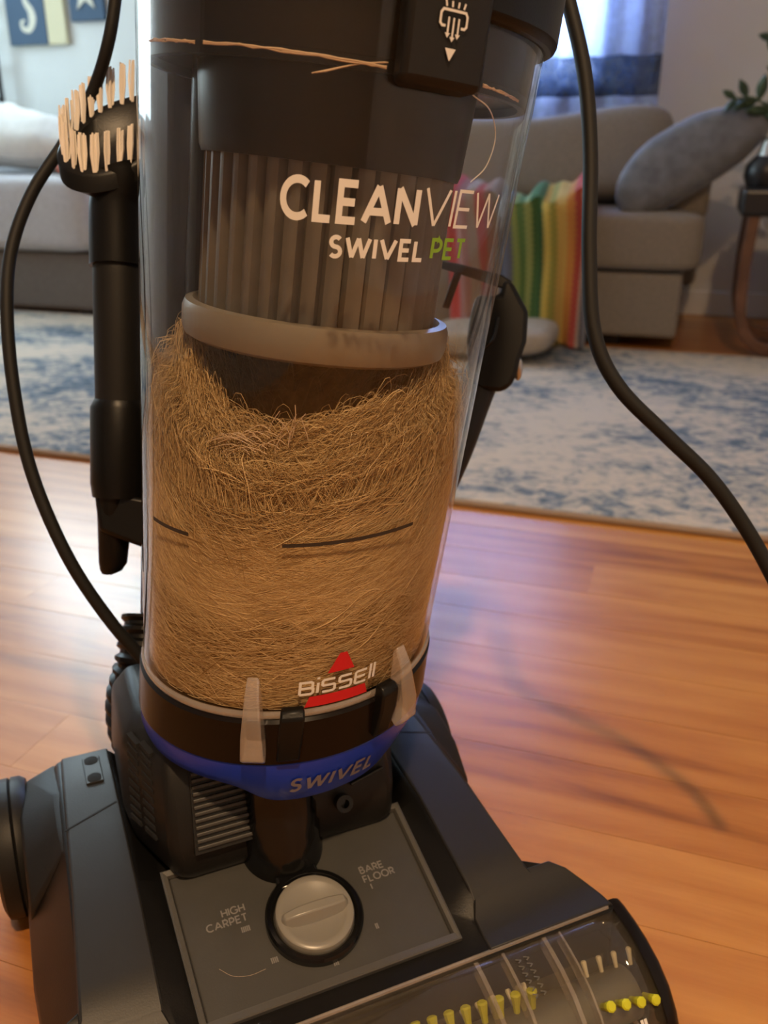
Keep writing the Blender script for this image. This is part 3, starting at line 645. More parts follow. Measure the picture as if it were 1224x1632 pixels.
text(m, 'SWIVEL', .0125, .0023, coll, track=.36, shear=.15, sx=1.02); m.build('collar_lettering', PRB, COLLAR, bodyw, smooth=False)
# underside of the body tapering to the neck
MB().lathe([(.097, -.012), (.085, -.022), (.055, -.05), (.045, -.075), (0, -.075)], n=96).build('body_underside', BLK, VC, bodyw)
# ---- inside of the bin: cone, pleated filter, ring
MB().lathe([(.0, .352), (.076, .352), (.0775, .356), (.081, .405), (.082, .43), (0, .43)], n=96).build('cyclone_cone', CONE, VC, body)
npl = 36; secs = []
for z, r in ((.262, .0735), (.300, .0738), (.356, .0742)):
    ring = []
    for k in range(npl*6):
        q = (k % 6)/6; rr = r-(.0036 if q < .16 else .0036*(q-.16)/.84*.25 if False else .0)-.0042*(1-min(1, q/.55))**1.0*(1 if q < .55 else 0)
        a = 2*PI*k/(npl*6); ring.append((rr*math.sin(a), -rr*math.cos(a), z))
    secs.append(ring)
MB().loft(secs).build('pleated_filter', FILT, VC, body, ang=25)
MB().lathe([(0, .2475), (.078, .2475), (.0815, .2495), (.083, .254), (.0832, .264), (.0815, .2685), (.077, .2695), (.074, .266), (0, .266)], n=128).build('filter_ring', FRING, VC, body)
# ---- lid at the top of the bin
LID = MB().lathe([(0, .3985), (RBIN(.4)-.006, .3985), (RBIN(.4)-.004, .400), (RBIN(.436)-.004, .4355), (.1175, .4360), (.119, .4385), (.1195, .452), (.1195, .50), (.10, .53), (0, .53)], n=128).build('bin_lid', BRNBLK, VC, body)
# seal seen through the clear wall
MB().lathe([(RBIN(.398)-.009, .394), (RBIN(.398)-.0045, .394), (RBIN(.40)-.0042, .4005), (RBIN(.40)-.009, .4005)], n=128, closed_prof=True).build('lid_seal', BLK, LID, body)
HAIR = mat('pet_hair_pale', (.62, .47, .33), .7)
m = MB()
for a0, a1, zz0, rr in ((-84, -60, .4005, .0011), (-57, -9, .3985, .0012), (20, 40, .3975, .0009)):
    for k in range(5):
        pts = []
        for s in np.linspace(0, 1, 14):
            a = math.radians(a0+(a1-a0)*s); z = zz0-.002*s+rnd.uniform(-.0007, .0007); r = RBIN(z)-.0032; pts.append((r*math.sin(a), -r*math.cos(a), z))
        m.tube(pts, .00035, 4)
for k in range(4):
    pts = [((RBIN(z)-.0034)*math.sin(math.radians(a)), -(RBIN(z)-.0034)*math.cos(math.radians(a)), z) for a, z in ((-9+rnd.uniform(-.5, .5), .3985), (-16, .396), (-24-k, .391-.0004*k))]
    m.tube(pts, .0003, 4, smooth=4)
tag(m.build('trapped_hair', HAIR, LID, bodyw), kind='stuff')
# raised front visor of the lid, upper left
def slab(name, m_, a0, a1, z0, z1, r0, r1, parent, bevel=.003, n=24, rz=None):
    A = np.linspace(a0, a1, n+1); secs = []
    for a in A:
        q = math.radians(a); secs.append([(r*math.sin(q), -r*math.cos(q), z) for r, z in ((r0, z0), (r1, z0+.002), (r1+.001, z1), (r0, z1))])
    return MB().loft(secs).build(name, m_, parent, body, bevel=bevel)
slab('lid_visor', GRY, -80, -9.5, .4335, .50, .110, .1225, LID)
slab('lid_shoulder', BLK, 13, 80, .4230, .50, .112, .1205, LID, .003)
BTN = slab('release_button', BLKS, -7.8, 12.0, .3885, .50, .112, .1275, VC, .004, 12)
m = MB()
def onb(x, y):
    r = .1275+.0014; a = math.radians(2.0)+x/r; return (r*math.sin(a), -r*math.cos(a), .4075+y)
ARC = lambda *a: arc(*a)
ribbon(m, [(-.0040, .0075), (-.0058, .0075), (-.0068, .0085), (-.0068, .0125), (-.0058, .0140), (.0058, .0140), (.0068, .0125), (.0068, .0085), (.0058, .0075), (.0040, .0075)], .0011, onb, .003)
for x in (-.0026, 0, .0026): ribbon(m, [(x, .0040 if x else .0026), (x, .0112)], .0009, onb, .003)
for x in (-.0026, 0, .0026):
    b0 = .0040 if x else .0026
    poly_on([(x-.0013, b0+.0008), (x+.0013, b0+.0008), (x+.0001, b0-.0011), (x-.0001, b0-.0011)], onb, m, 3)
for x in (-.0044, -.0015, .0015, .0044): ribbon(m, [(x, .0152), (x*1.15, .0176)], .0009, onb, .003)
poly_on([(-.0028, -.0012), (.0028, -.0012), (.0002, -.0062), (-.0002, -.0062)], onb, m, 3)
m.build('button_icon', WHT, BTN, body, smooth=False)
# ---- spine behind the bin
secs = []
for z in np.linspace(-.03, .56, 8):
    r = RBIN(max(z, 0))+.006; ring = [((r)*math.sin(math.radians(a)), -(r)*math.cos(math.radians(a)), z) for a in np.linspace(138, 222, 15)]
    ring += [((r+.045)*math.sin(math.radians(a)), -(r+.045)*math.cos(math.radians(a)), z) for a in np.linspace(214, 146, 13)]
    secs.append(ring)
MB().loft(secs).build('body_spine', BLK, VC, body, bevel=.004)
MB().box((0, .135, .63), (.07, .045, .16)).build('handle_column', BLK, VC, body, bevel=.008)
# dark duct inside the bin at the back left
MB().lathe([(.0, .15), (.018, .15), (.021, .40), (0, .40)], n=32).build('intake_duct', CONE, VC, lambda P: body(np.asarray(P)+np.array([-.050, .064, 0])))
# ---- neck column
NECK = MB()
NECK.lathe([(0, .09), (.0285, .090), (.029, .093), (.029, .108), (.0275, .111), (.0275, .126), (.0255, .129), (.0255, .140), (.0235, .143), (.0225, .20), (0, .20)], n=48)
NECK.build('neck', BLKG, VC, lambda P: np.asarray(P)+np.array([-.004, .058, 0]))
# ---- motor housing: stacked horizontal outlines
def outline(xf_, ff, xs, fs, xb, fb, z): return [F3(x, f, z) for x, f in ((-xf_, ff), (xf_, ff), (xs, fs), (xb, fb), (-xb, fb), (-xs, fs))]
secs = [outline(.068, -.058, .088, -.100, .085, -.185, .100), outline(.078, -.050, .098, -.102, .096, -.195, .110),
        outline(.080, -.052, .103, -.110, .10, -.20, .135), outline(.076, -.078, .098, -.126, .095, -.20, .180), outline(.066, -.095, .084, -.135, .082, -.195, .197)]
HOUS = MB().loft(secs).build('motor_housing', mat('housing_black', (.009, .0082, .0075), .42, spec=.3, bump=.05, bscale=900), VC, bevel=.005, seg=3, ang=50)
def front_pt(x, q, off=0.0):
    """q 0..1 up the sloping housing front"""
    z = .130+.060*q; f = -.0497-.0333*q+.0012; return np.array(F3(x, f+off*.87, z+off*.5))
# framed louvre field at the left
m = MB()
def fq(pts, off0, off1, mb): mb.prism(pts, off0, off1, lambda a, b, hh: front_pt(a, b, hh))
fq([(-.066, -.02), (-.014, -.02), (-.014, .52), (-.060, .92)], -.004, .0012, m); m.build('louvre_backing', BLKS, HOUS, smooth=False)
LOUV = mat('louvre_grey', (.042, .039, .035), .45)
for k in range(13):
    q = .02+k*.064; xl = -.064+.005*q; xr = -.016 if q < .50 else -.016-(q-.50)*.105
    if xr-xl < .006: continue
    m = MB(); fq([(xl, q), (xr, q), (xr, q+.036), (xl, q+.036)], .000, .0032, m); m.build('louvre', LOUV, HOUS, smooth=False, bevel=.0006)
for x, q in ((-.018, .02), (.040, .08)):
    c = front_pt(x, q, .002); m = MB().lathe([(0, 0), (.0028, 0), (.0032, .0045), (.0062, .0045), (.0062, -.004), (0, -.004)], n=24)
    Rm = np.array(Matrix.Rotation(-1.15+PI, 3, 'X').to_3x3()); Rm = np.array(Matrix.Rotation(1.15, 3, 'X'))
    m.build('screw_boss', BLKG, HOUS, lambda P, c=c, Rm=Rm: np.asarray(P)@Rm.T+c)
for k in range(4):
    m = MB(); fq([(.048+k*.002, .22+k*.09), (.074, .30+k*.09), (.074, .33+k*.09), (.048+k*.002, .25+k*.09)], 0, .003, m); m.build('rib', BLKG, HOUS, smooth=False, bevel=.0005)
# vent slots on the left chamfer
def cham(s, z, off=0):
    """s 0 at the front corner, 1 at the side corner"""
    q = (z-.135)/.045; x0, f0 = -.080+.004*q, -.052-.026*q; x1, f1 = -.103+.005*q, -.110-.016*q
    n = np.array([-.93, .368]); return np.array(F3(x0+(x1-x0)*s+n[0]*off, f0+(f1-f0)*s+n[1]*off, z))
VENT = mat('vent_dark', (.003, .003, .003), .8)
for k in range(10):
    z = .1325+k*.0050
    for s0, s1 in ((.30, .52), (.60, .82)):
        m = MB(); dz = .0004*k
        m.prism([(s0, z+dz), (s1, z+dz*1.8), (s1, z+dz*1.8+.0026), (s0, z+dz+.0026)], -.003, .0010, lambda a, b, hh: cham(a, b, hh)); m.build('vent_slot', VENT, HOUS, smooth=False)
# ---- foot
def zt(f): return float(np.interp(f, [-.225, -.205, -.16, -.06, .02, .063], [.100, .116, .119, .112, .0945, .081]))
def zp(f): return float(np.interp(f, [-.225, -.10, -.062, .046, .063], [.09, .102, .1045, .0795, .0785]))
secs = []
for f, xo, xfo, xfi, xp in ((-.222, .160, .138, .104, .09), (-.205, .174, .143, .103, .089), (-.15, .177, .144, .102, .088), (-.06, .177, .146, .103, .0875), (.0, .173, .148, .103, .0865), (.012, .173, .149, .102, .086),
                            (.024, .188, .172, .101, .0855), (.036, .199, .187, .100, .085), (.063, .2055, .197, .1, .085)):
    top = zt(f); pz = zp(f); top2 = top if f < .03 else pz+.0015
    half = [(xo, .014), (xo+.001, .045), (xo-.001, min(.058, top-.02) if f < .02 else .066), (xfo, top2), (xfi, top2), (xp, pz), (.04, pz)]
    secs.append([F3(x, f, z) for x, z in half]+[F3(-x, f, z) for x, z in half[::-1]])
MB().loft(secs).build('foot_shell', BLK, VC, bevel=.002, ang=30)
# grey fender caps
for sd in (-1, 1):
    secs = []
    for f in (-.215, -.205, -.16, -.06, .0, .02, .034, .046, .056):
        xfo, xfi = np.interp(f, [-.22, -.06, .02, .04], [.140, .146, .152, .165]), .1035
        t0 = zt(f)-.001
        if f > .03: t0 = zp(f)+.0015-(f-.03)*.35
        secs.append([F3(sd*x, f, z) for x, z in ((xfi, t0), (xfi+.001, t0+.0032), (xfo-.002, t0+.0032), (xfo, t0))])
    FEN = MB().loft(secs).build('fender_cap', GRY, VC, bevel=.001)
    # elongated socket with two holes, seam line
    m = MB(); m.prism([(sd*(.118+.0065*a), f) for a, f in ((-1, -.196), (1, -.196), (1, -.160), (-1, -.160))], 0, .0018, lambda a, b, hh: F3(a, b, zt(b)+.0018+hh)); m.build('socket_plate', GRY, FEN, smooth=False, bevel=.0008)
    for f in (-.190, -.166):
        m = MB().lathe([(0, 0), (.0045, 0), (.0052, .0008), (0, .0012)], n=20); m.build('socket_hole', VENT, FEN, lambda P, f=f: np.asarray(P)+np.array(F3(sd*.118, f, zt(f)+.0034)))
    m = MB(); m.prism([(sd*.106, -.136), (sd*.144, -.120), (sd*.144, -.1185), (sd*.106, -.1345)], 0, .0004, lambda a, b, hh: F3(a, b, zt(b)+.0020+hh)); m.build('seam', VENT, FEN, smooth=False)
    # side cover in front of the wheel
    MB().loft([[F3(sd*x, f, z) for x, z in ((.136, zt(f)-.003), (.147, zt(f)-.002), (xo, zo), (xo+.002, .05), (.14, .05))] for f, xo, zo in ((-.226, .158, .088), (-.210, .168, .102), (-.165, .174, .104), (-.130, .174, .094), (-.105, .174, .070))]).build('wheel_cover', BLKS, VC, bevel=.0025)
    m = MB(); m.prism([(-.190, .062), (-.185, .090), (-.150, .094), (-.132, .080), (-.136, .062)], .168, .1735, lambda a, b, hh: F3(sd*hh, a, b)); m.build('cover_recess', BLK, VC, bevel=.0015)
    # wheel: tyre and hub
    xw = -.1815 if sd < 0 else .170
    WH = MB()
    pr = [(.020, -.014), (.046, -.014), (.0525, -.011), (.0535, -.006), (.0535, .000), (.0515, .0012), (.0535, .0024), (.0530, .009), (.050, .013), (.020, .014)]
    Rw = np.array(Matrix.Rotation(PI/2, 3, 'Y')); wc = np.array(F3(xw, -.196, .0537))
    W_ = WH.lathe(pr, n=72, closed_prof=True).build('wheel', BLKS, VC, lambda P: np.asarray(P)@Rw.T+wc)
    MB().lathe([(0, -.011), (.021, -.011), (.021, .016), (.012, .019), (0, .019)], n=40).build('hub', BLK, W_, lambda P: (np.asarray(P)*np.array([1, 1, sd]))@Rw.T+wc)
MB().tube([F3(-.112, -.172, .098), F3(-.098, -.166, .104)], .006, 12).build('pivot_pin', STEEL, VC)
for sd in (-1, 1):
    secs = []
    for f, xo, xi in ((.020, .172, .150), (.028, .181, .104), (.037, .190, .100), (.050, .1955, .099), (.0605, .1975, .099)):
        z0 = zp(f)+.0015 if f > .03 else zt(f)-.002
        secs.append([F3(sd*x, f, z) for x, z in ((xi, z0-.001), (xi+.001, z0+.0022), (xo-.003, z0+.0022), (xo, z0-.001))])
    MB().loft(secs).build('nozzle_deck', GRY, VC, bevel=.0008)
# ---- control panel tray with lip
g0 = .109-.2336*.062
def pz_(f): return g0-.2336*f
def pan(x, f, h=0.0):                       # on the panel plane, h along its normal
    return np.array(F3(x, f+.2275*h, pz_(f)+.9738*h))
def pxw(f): return .0875-.02*(f+.062)/.108*.15
m = MB(); m.prism([(-.0835, -.058), (.0835, -.058), (.0815, .041), (-.0815, .041)], -.007, -.0025, lambda a, b, hh: pan(a, b, hh)); PAN = m.build('control_panel', PNL, VC, smooth=False, bevel=.001)
outer = [(-.0885, -.063), (.0885, -.063), (.0862, .0465), (-.0862, .0465)]; inner = [(-.0835, -.058), (.0835, -.058), (.0815, .041), (-.0815, .041)]
m = MB()
R0 = [pan(a, b, -.006) for a, b in outer]; R1 = [pan(a, b, .0002) for a, b in outer]; R1b = [pan(a*.985, b*.985, .0010) for a, b in outer]; R2 = [pan(a*1.012, b*1.01, .0002) for a, b in inner]; R3 = [pan(a, b, -.003) for a, b in inner]
m.grid([R0, R1, R1b, R2, R3], False, True); m.build('panel_lip', LIP, PAN, smooth=False)
ON = -.0022
def ptext(s, x, f, h, w, track=.28):
    m = MB(); text(m, s, h, w, lambda a, b: pan(x+a, f-b, ON), track=track); m.build('panel_lettering', PRG, PAN, smooth=False)
hw_ = lambda s, h, w: text_width(s, .28)*(h-w)+w
for s, f in (('HIGH', -.0195), ('CARPET', -.0125)): ptext(s, -.0412-hw_(s, .0056, .0009), f, .0056, .0009)
for s, f in (('BARE', -.0185), ('FLOOR', -.0115)): ptext(s, .0408, f, .0056, .0009)
for x, f, n in ((-.0445, -.0075, 5), (-.033, .018, 4), (.003, .0325, 3), (.037, .019, 2), (.0445, -.008, 1)):
    for k in range(n):
        m = MB(); xx = x+(k-(n-1)/2)*.0012; m.prism([(xx-.0004, f-.0018), (xx+.0004, f-.0018), (xx+.0004, f+.0018), (xx-.0004, f+.0018)], ON-.0003, ON+.0001, lambda a, b, hh: pan(a, b, hh)); m.build('height_mark', PRG, PAN, smooth=False)
for pts_ in ([(-.067, .012), (-.060, .019), (-.050, .022), (-.040, .0215)],):
    MB().tube([pan(a, b, -.0021) for a, b in pts_], .00010, 5, smooth=6).build('stray_hair', HAIR, PAN)
# ---- knob
def panP(P): return np.array([pan(p[0], -p[1], p[2]) for p in np.asarray(P)])
MB().lathe([(.0265, -.004), (.0325, -.004), (.0325, .0018), (.0312, .0036), (.0288, .0036), (.0272, .002), (.0265, -.002)], n=72, closed_prof=True).build('knob_ring', BLKG, VC, panP)
m = MB(); m.prism([(-.017, -.055), (.013, -.055), (.013, -.025), (-.017, -.022)], -.004, .003, lambda a, b, hh: pan(a, b, hh)); m.build('ring_bridge', BLKG, VC, bevel=.002)
KN = MB().lathe([(0, -.003), (.0262, -.003), (.0262, .0035), (.0255, .0052), (.0238, .0062), (.0205, .0060), (.0185, .0048), (0, .0044)], n=72).build('height_knob', KNOB, VC, panP)
secs = []
for x, wl, hh in ((-.0232, .0018, .0055), (-.021, .0042, .0100), (-.012, .0056, .0118), (.0, .006, .0122), (.012, .0056, .0118), (.0205, .0045, .0105), (.0232, .003, .0060)):
    secs.append([(x, -wl*1.3, .003), (x, -wl*.55, hh), (x, wl*.55, hh), (x, wl*1.3, .003)])
MB().loft(secs).build('knob_grip', KNOB, KN, panP, bevel=.0012)
# ---- nozzle: end caps, inside, clear window, brush roll
prof_n = [(.060, .0785), (.072, .0765), (.086, .0725), (.100, .0660), (.113, .0560), (.123, .0430), (.130, .0280), (.133, .013)]
for sd in (-1, 1):
    m = MB(); poly = [(.055, .013), (.055, .0795)]+[(a+.0012, b+.0008) for a, b in prof_n]
    secs = []
    for x, k in ((.1955, 1.0), (.2010, .995), (.2045, .975), (.2068, .94), (.2075, .90)):
        secs.append([F3(sd*x, .06+(a-.06)*k, .012+(b-.012)*k) for a, b in poly])
    m.loft(secs).build('nozzle_end', BRNBLK, VC, ang=50)
m = MB(); m.prism([(.055, .012), (.055, .0765), (.0585, .0765), (.0605, .055), (.066, .022), (.075, .0155), (.131, .0145), (.131, .012)], -.191, .191, lambda a, b, h: F3(h, a, b)); m.build('nozzle_inside', INNER, VC, smooth=False)
G = []
for x in np.linspace(-.196, .196, 20): G.append([F3(x, a, b) for a, b in prof_n])
WIN = MB().grid(G).build('brush_window', CLEARW, VC, solid=.0018, ang=60); WIN['label'] = 'clear brush window'
m = MB(); m.tube([F3(x, .0605, .0800) for x in (-.192, .192)], .0015, 8); m.build('window_edge', CLEARL, WIN)
for x0, w_ in ((.086, .003), (.106, .0022), (.137, .003), (.150, .0015), (-.086, .003), (-.137, .003)):
    m = MB(); m.loft([[F3(x, a, b) for x, (a, b) in ((x0, p), (x0+w_, p), (x0+w_, (p[0]-.006, p[1]-.008)), (x0, (p[0]-.006, p[1]-.008)))] for p in prof_n]); m.build('window_rib', CLEARL, WIN, smooth=False)
EMB = mat('embossed_grey', (.10, .095, .08), .5)
def onwin(x, y):
    L = np.array(prof_n); s = np.concatenate([[0], np.cumsum(np.linalg.norm(np.diff(L, axis=0), axis=1))]); a = np.interp(y, s, L[:, 0]); b = np.interp(y, s, L[:, 1]); return F3(x, a+.0010, b+.0012)
for j, x in enumerate((.112, .118)):
    for k in range(6):
        m = MB(); ribbon(m, [(x, .010+k*.0045), (x+.0035, .0115+k*.0045), (x+.001, .0128+k*.0045)], .0008, onwin, .004); m.build('embossed_mark', EMB, WIN, smooth=False)
m = MB(); gw = (text_width('bissell', .26))*(.012)*1.05
text(m, 'bissell', .0125, .0022, lambda a, b: onwin(a, .081-b), x0=.189-gw, track=.26); m.build('window_lettering', WHT, WIN, smooth=False)
RC = (.094, .0395)
ROLL = MB().tube([F3(x, *RC) for x in np.linspace(-.188, .188, 40)], .0175, 24).build('brush_roll', OLIVE, VC)
tm = {}
def tuft(x, ang, m_, name, r0=.016, r1=.0305, w0=.0020, w1=.0036):
    b = MB(); d = np.array([0, math.cos(ang), math.sin(ang)])          # y=-f so cos>0 points to the rear
    c = np.array(F3(x, *RC)); e = np.array([1., 0, 0]); n = np.cross(d, e)
    secs = []
    for r, w in ((r0, w0), (r0+.006, w0*1.2), (r1-.001, w1), (r1, w1*.7)):
        secs.append([c+d*r+e*w*math.cos(q)+n*w*math.sin(q) for q in np.arange(8)*2*PI/8])
    b.loft(secs).build(name, m_, ROLL)
for k in range(36):
    x = -.188+k*.0108
    if not (.116 < x < .148):
        tuft(x, math.radians(52+400*(x-.05)+(36 if x > .14 else 0)), TGRN, 'green_tuft'); tuft(x, math.radians(232+400*(x-.05)), TGRN, 'green_tuft')
        tuft(x+.004, math.radians(10+400*(x-.05)), TWHT, 'white_tuft', r1=.0275, w0=.0013, w1=.0020)

# ---- pixel helper used only to read positions off the photograph: ray at a given distance
def at(px, py, d):
    c, s = math.cos(PITCH), math.sin(PITCH); u_, v_ = (px-612)/FPX, (py-816)/FPX
    return np.array([u_*d, (c-s*v_)*d, CH-(s+c*v_)*d])
# ---- hoses and cord of the vacuum
HOSE = MB().tube([at(*q) for q in ((238, 985, .72), (226, 1060, .71), (212, 1120, .72), (222, 1180, .74), (262, 1220, .74))], .019, 18, smooth=14, ribs=.0032)
HOSE.build('corrugated_hose', BLK, VC, w2r, ang=20)
MB().tube([at(*q) for q in ((778, 575, .755), (752, 640, .75), (722, 720, .745), (672, 830, .735), (636, 930, .735), (636, 1010, .735), (640, 1075, .735), (610, 1110, .74))], .016, 18, smooth=10).build('flexible_hose', BLKS, VC, w2r)
MB().tube([at(*q) for q in ((196, -120, .64), (186, -20, .64), (172, 70, .645), (146, 150, .66), (104, 225, .665), (52, 305, .655), (20, 390, .645), (11, 480, .635), (20, 605, .63), (48, 745, .63), (104, 880, .635), (172, 985, .65), (250, 1075, .67))], .0046, 14, smooth=8).build('motor_cord', CORD, VC, w2r)
# bracket holding the tools at the back left
br = [at(x, y, d) for d in (.67, .71) for x, y in ((150, 780), (262, 800), (262, 885), (180, 855), (158, 845))]
m = MB(); m.add(br, [(0, 1, 2, 3, 4), (9, 8, 7, 6, 5)]+[(i, (i+1) % 5, 5+(i+1) % 5, 5+i) for i in range(5)]); m.build('tool_bracket', BLK, VC, w2r, bevel=.003)
br = [at(x, y, d) for d in (.70, .735) for x, y in ((215, 330), (300, 330), (300, 700), (225, 690))]
m = MB(); m.add(br, [(0, 1, 2, 3), (7, 6, 5, 4)]+[(i, (i+1) % 4, 4+(i+1) % 4, 4+i) for i in range(4)]); m.build('tool_holder', BLK, VC, w2r, bevel=.004)

# ================================================================== TOOLS HELD BY THE VACUUM
def local(t):
    L = np.array(t.location); return lambda P: np.asarray(P)-L
A_ = at(188, 270, .655); Bz = at(186, 790, .685)
t = thing('dusting_brush', 'round dusting brush with cream bristles on top of the black tool', 'brush', tuple(at(186, 430, .66)))
xf = local(t)
up = (A_-Bz)/np.linalg.norm(A_-Bz)
ec = at(192, 212, .652); ea = np.array([.0385, .004, .002]); eb = np.array([.013, .030, .0265])
def ell(q, k=1.0): return ec+k*(ea*math.cos(q)+eb*math.sin(q))
nrm = np.cross(ea, eb); nrm /= np.linalg.norm(nrm)
secs = []
for dz, k in ((-.030, .60), (-.022, .80), (-.014, 1.02), (-.002, 1.07), (0, 1.04), (0, .80), (-.012, .72), (-.020, .45)):
    secs.append([ell(q, k)+up*dz*(1 if dz > -.02 else 1) for q in np.arange(40)*2*PI/40])
MB().loft(secs).build('brush_head', BLK, t, xf)
nk = [ec-up*.028, ec-up*.036+np.array([.002, 0, 0]), at(187, 330, .66), at(187, 425, .663)]
MB().tube(nk, [.022, .0205, .0205, .0205], 28, smooth=4).build('brush_neck', BLK, t, xf)
nT = 28
qq = np.linspace(0, 2*PI, 721); cum = np.concatenate([[0], np.cumsum([np.linalg.norm(ell(qq[i+1])-ell(qq[i])) for i in range(720)])])
for k in range(nT):
    q = float(np.interp(cum[-1]*k/nT, cum, qq)); base = ell(q, .95)-up*.002; lean = (ell(q, 1)-ec)*.04
    m = MB()
    for j in range(9):
        o_ = np.array([rnd.gauss(0, .0008), rnd.gauss(0, .0008), 0]); top = base+up*(.0285+rnd.uniform(-.0018, .001))+lean+o_*1.5
        m.tube([base+o_*.7, (base+top)/2+o_*.9, top], [.0009, .0009, .0007], 5)
    m.build('bristle_tuft', BRS, t, xf, ang=60)
t = thing('crevice_tool', 'long black crevice tool hanging beside the clear bin below the brush', 'nozzle', tuple(at(180, 918, .69)))
xf = local(t)
MB().tube([at(188, 424, .664), at(188, 440, .664), at(190, 620, .675), at(190, 640, .676)], [.0185, .0185, .018, .018], 26).build('tool_tube', BLKS, t, xf)
MB().tube([at(190, 636, .676), at(190, 650, .677), at(190, 770, .683), at(190, 792, .684)], [.018, .0215, .0215, .0200], 26).build('tool_sleeve', BLK, t, xf)
c0, c1 = at(182, 785, .680), at(181, 915, .690); sec = []
ax = (c1-c0)/np.linalg.norm(c1-c0); e1 = np.array([1., 0, 0]); e1 -= ax*e1.dot(ax); e1 /= np.linalg.norm(e1); e2 = np.cross(ax, e1)
for s, wx, wy, dx in ((0, .013, .014, 0), (.6, .0118, .011, 0), (.85, .011, .008, -.0005), (.95, .0085, .006, -.002), (1.0, .0045, .0035, -.0045)):
    sec.append([c0+(c1-c0)*s+e1*(wx*math.cos(q)+dx)+e2*wy*math.sin(q) for q in np.arange(24)*2*PI/24])
MB().loft(sec).build('tool_tip', BLK, t, xf)
# pet tool on the right
t = thing('pet_tool', 'black pet hair tool clipped to the right side behind the bin', 'nozzle', tuple(at(790, 622, .75)))
xf = local(t)
poly = [(760, 470), (779, 472), (797, 470), (803, 445), (817, 449), (830, 475), (842, 496), (839, 545), (828, 576), (824, 596), (815, 615), (799, 625), (766, 622), (748, 610), (744, 540), (750, 500)]
def slab_px(poly, d0, d1): 
    m = MB(); n = len(poly); m.add([at(x, y, d0) for x, y in poly]+[at(x, y, d1) for x, y in poly], [tuple(range(n)), tuple(range(2*n-1, n-1, -1))]+[(i, n+i, n+(i+1) % n, (i+1) % n) for i in range(n)]); return m
slab_px(poly, .735, .775).build('tool_body', BLK, t, xf, bevel=.004, ang=40)
slab_px([(694, 414), (730, 420), (800, 438), (817, 449), (806, 462), (730, 436), (696, 426)], .738, .76).build('top_bar', BLK, t, xf, bevel=.0015)
slab_px([(726, 428), (738, 430), (716, 492), (704, 490)], .742, .752).build('strut', BLK, t, xf, bevel=.001)
MB().tube([at(*q) for q in ((794, 505, .733), (786, 540, .732), (770, 556, .732))], .0012, 8, smooth=5).build('moulded_ridge', BLKG, t, xf)
MB().grid(np.array(sup(.0035, .004, .010, .9, .9, 16, 12))+at(826, 588, .748), False, True).build('metal_clip', STEEL, t, xf)
# power cord looping down on the right
t = thing('power_cord', 'thick black power cord hanging down in front of the sofa', 'cord', tuple(at(1224, 905, .60)))
MB().tube([at(*q) for q in ((880, -90, .60), (908, 10, .60), (932, 120, .60), (941, 250, .60), (939, 400, .60), (947, 530, .60), (985, 615, .60), (1060, 692, .60), (1128, 758, .60), (1178, 825, .60), (1222, 900, .60), (1258, 980, .60), (1280, 1080, .60))], .0052, 16, smooth=8).build('cord_sheath', CORD, t, local(t))

# ================================================================== PET HAIR IN THE BIN
def fast_mesh(name, V_, Q, m_, col=None):
    me = bpy.data.meshes.new(name); nq = len(Q)
    me.vertices.add(len(V_)); me.vertices.foreach_set('co', V_.astype(np.float32).ravel())
    me.loops.add(nq*4); me.loops.foreach_set('vertex_index', Q.astype(np.int32).ravel())
    me.polygons.add(nq); me.polygons.foreach_set('loop_start', (np.arange(nq)*4).astype(np.int32)); me.update(calc_edges=True)
    me.shade_smooth()
    if col is not None:
        at_ = me.attributes.new('shade', 'FLOAT', 'POINT'); at_.data.foreach_set('value', col.astype(np.float32))
    me.materials.append(m_); return me
def fur_mat(name, c0, c1, attr):
    m = bpy.data.materials.new(name); m.use_nodes = True; nt = m.node_tree; b = nt.nodes['Principled BSDF']
    r = nt.nodes.new('ShaderNodeValToRGB'); r.color_ramp.elements[0].color = (*c0, 1); r.color_ramp.elements[1].color = (*c1, 1)
    if attr:
        a = nt.nodes.new('ShaderNodeAttribute'); a.attribute_name = 'shade'; nt.links.new(a.outputs['Fac'], r.inputs[0])
    else:
        tc = nt.nodes.new('ShaderNodeTexCoord'); n = P3(nt, 'ShaderNodeTexNoise', Scale=90.0, Detail=6.0, Roughness=.7); nt.links.new(tc.outputs['Object'], n.inputs[0])
        r.color_ramp.elements[0].position = .35; r.color_ramp.elements[1].position = .68; nt.links.new(n.outputs[0], r.inputs[0])
        bp = nt.nodes.new('ShaderNodeBump'); bp.inputs['Strength'].default_value = .6; bp.inputs['Distance'].default_value = .002; nt.links.new(n.outputs[0], bp.inputs['Height']); nt.links.new(bp.outputs[0], b.inputs['Normal'])
    nt.links.new(r.outputs[0], b.inputs['Base Color']); b.inputs['Roughness'].default_value = .75; b.inputs['Specular IOR Level'].default_value = .25
    return m
PHV = math.radians(-20)            # where the camera looks from, seen by the bin
def rim_h(phi): return .193+np.minimum(.042, .036*(1-np.cos(phi-PHV-.15)))+.004*np.sin(phi-.3)+.006*np.sin(3*phi+1)
def fur_surf(phi, s):
    """s 0..1 bottom to rim along the wall, 1..1.6 over the crest, 1.6..2 into the hollow"""
    H = rim_h(phi); z = np.where(s < 1, .042+(H-.042)*s, np.where(s < 1.5, H+.012*np.sin((s-1)/.5*PI), H-(s-1.5)*.13))
    wall = RBIN(z)-.0045
    inn = .0035*np.clip((z-.13)/.06, 0, 1)**1.0+.012*np.clip((s-.72)/.28, 0, 1)**2
    r = np.where(s < 1, wall-inn, np.where(s < 1.5, wall-.0155-(s-1)/.5*.022, wall-.0375-(s-1.5)*.055))
    return r, z
ns, na_ = 46, 150
S = np.concatenate([np.linspace(0, 1, 26), np.linspace(1.03, 2, 20)]); PH = np.arange(na_)*2*PI/na_
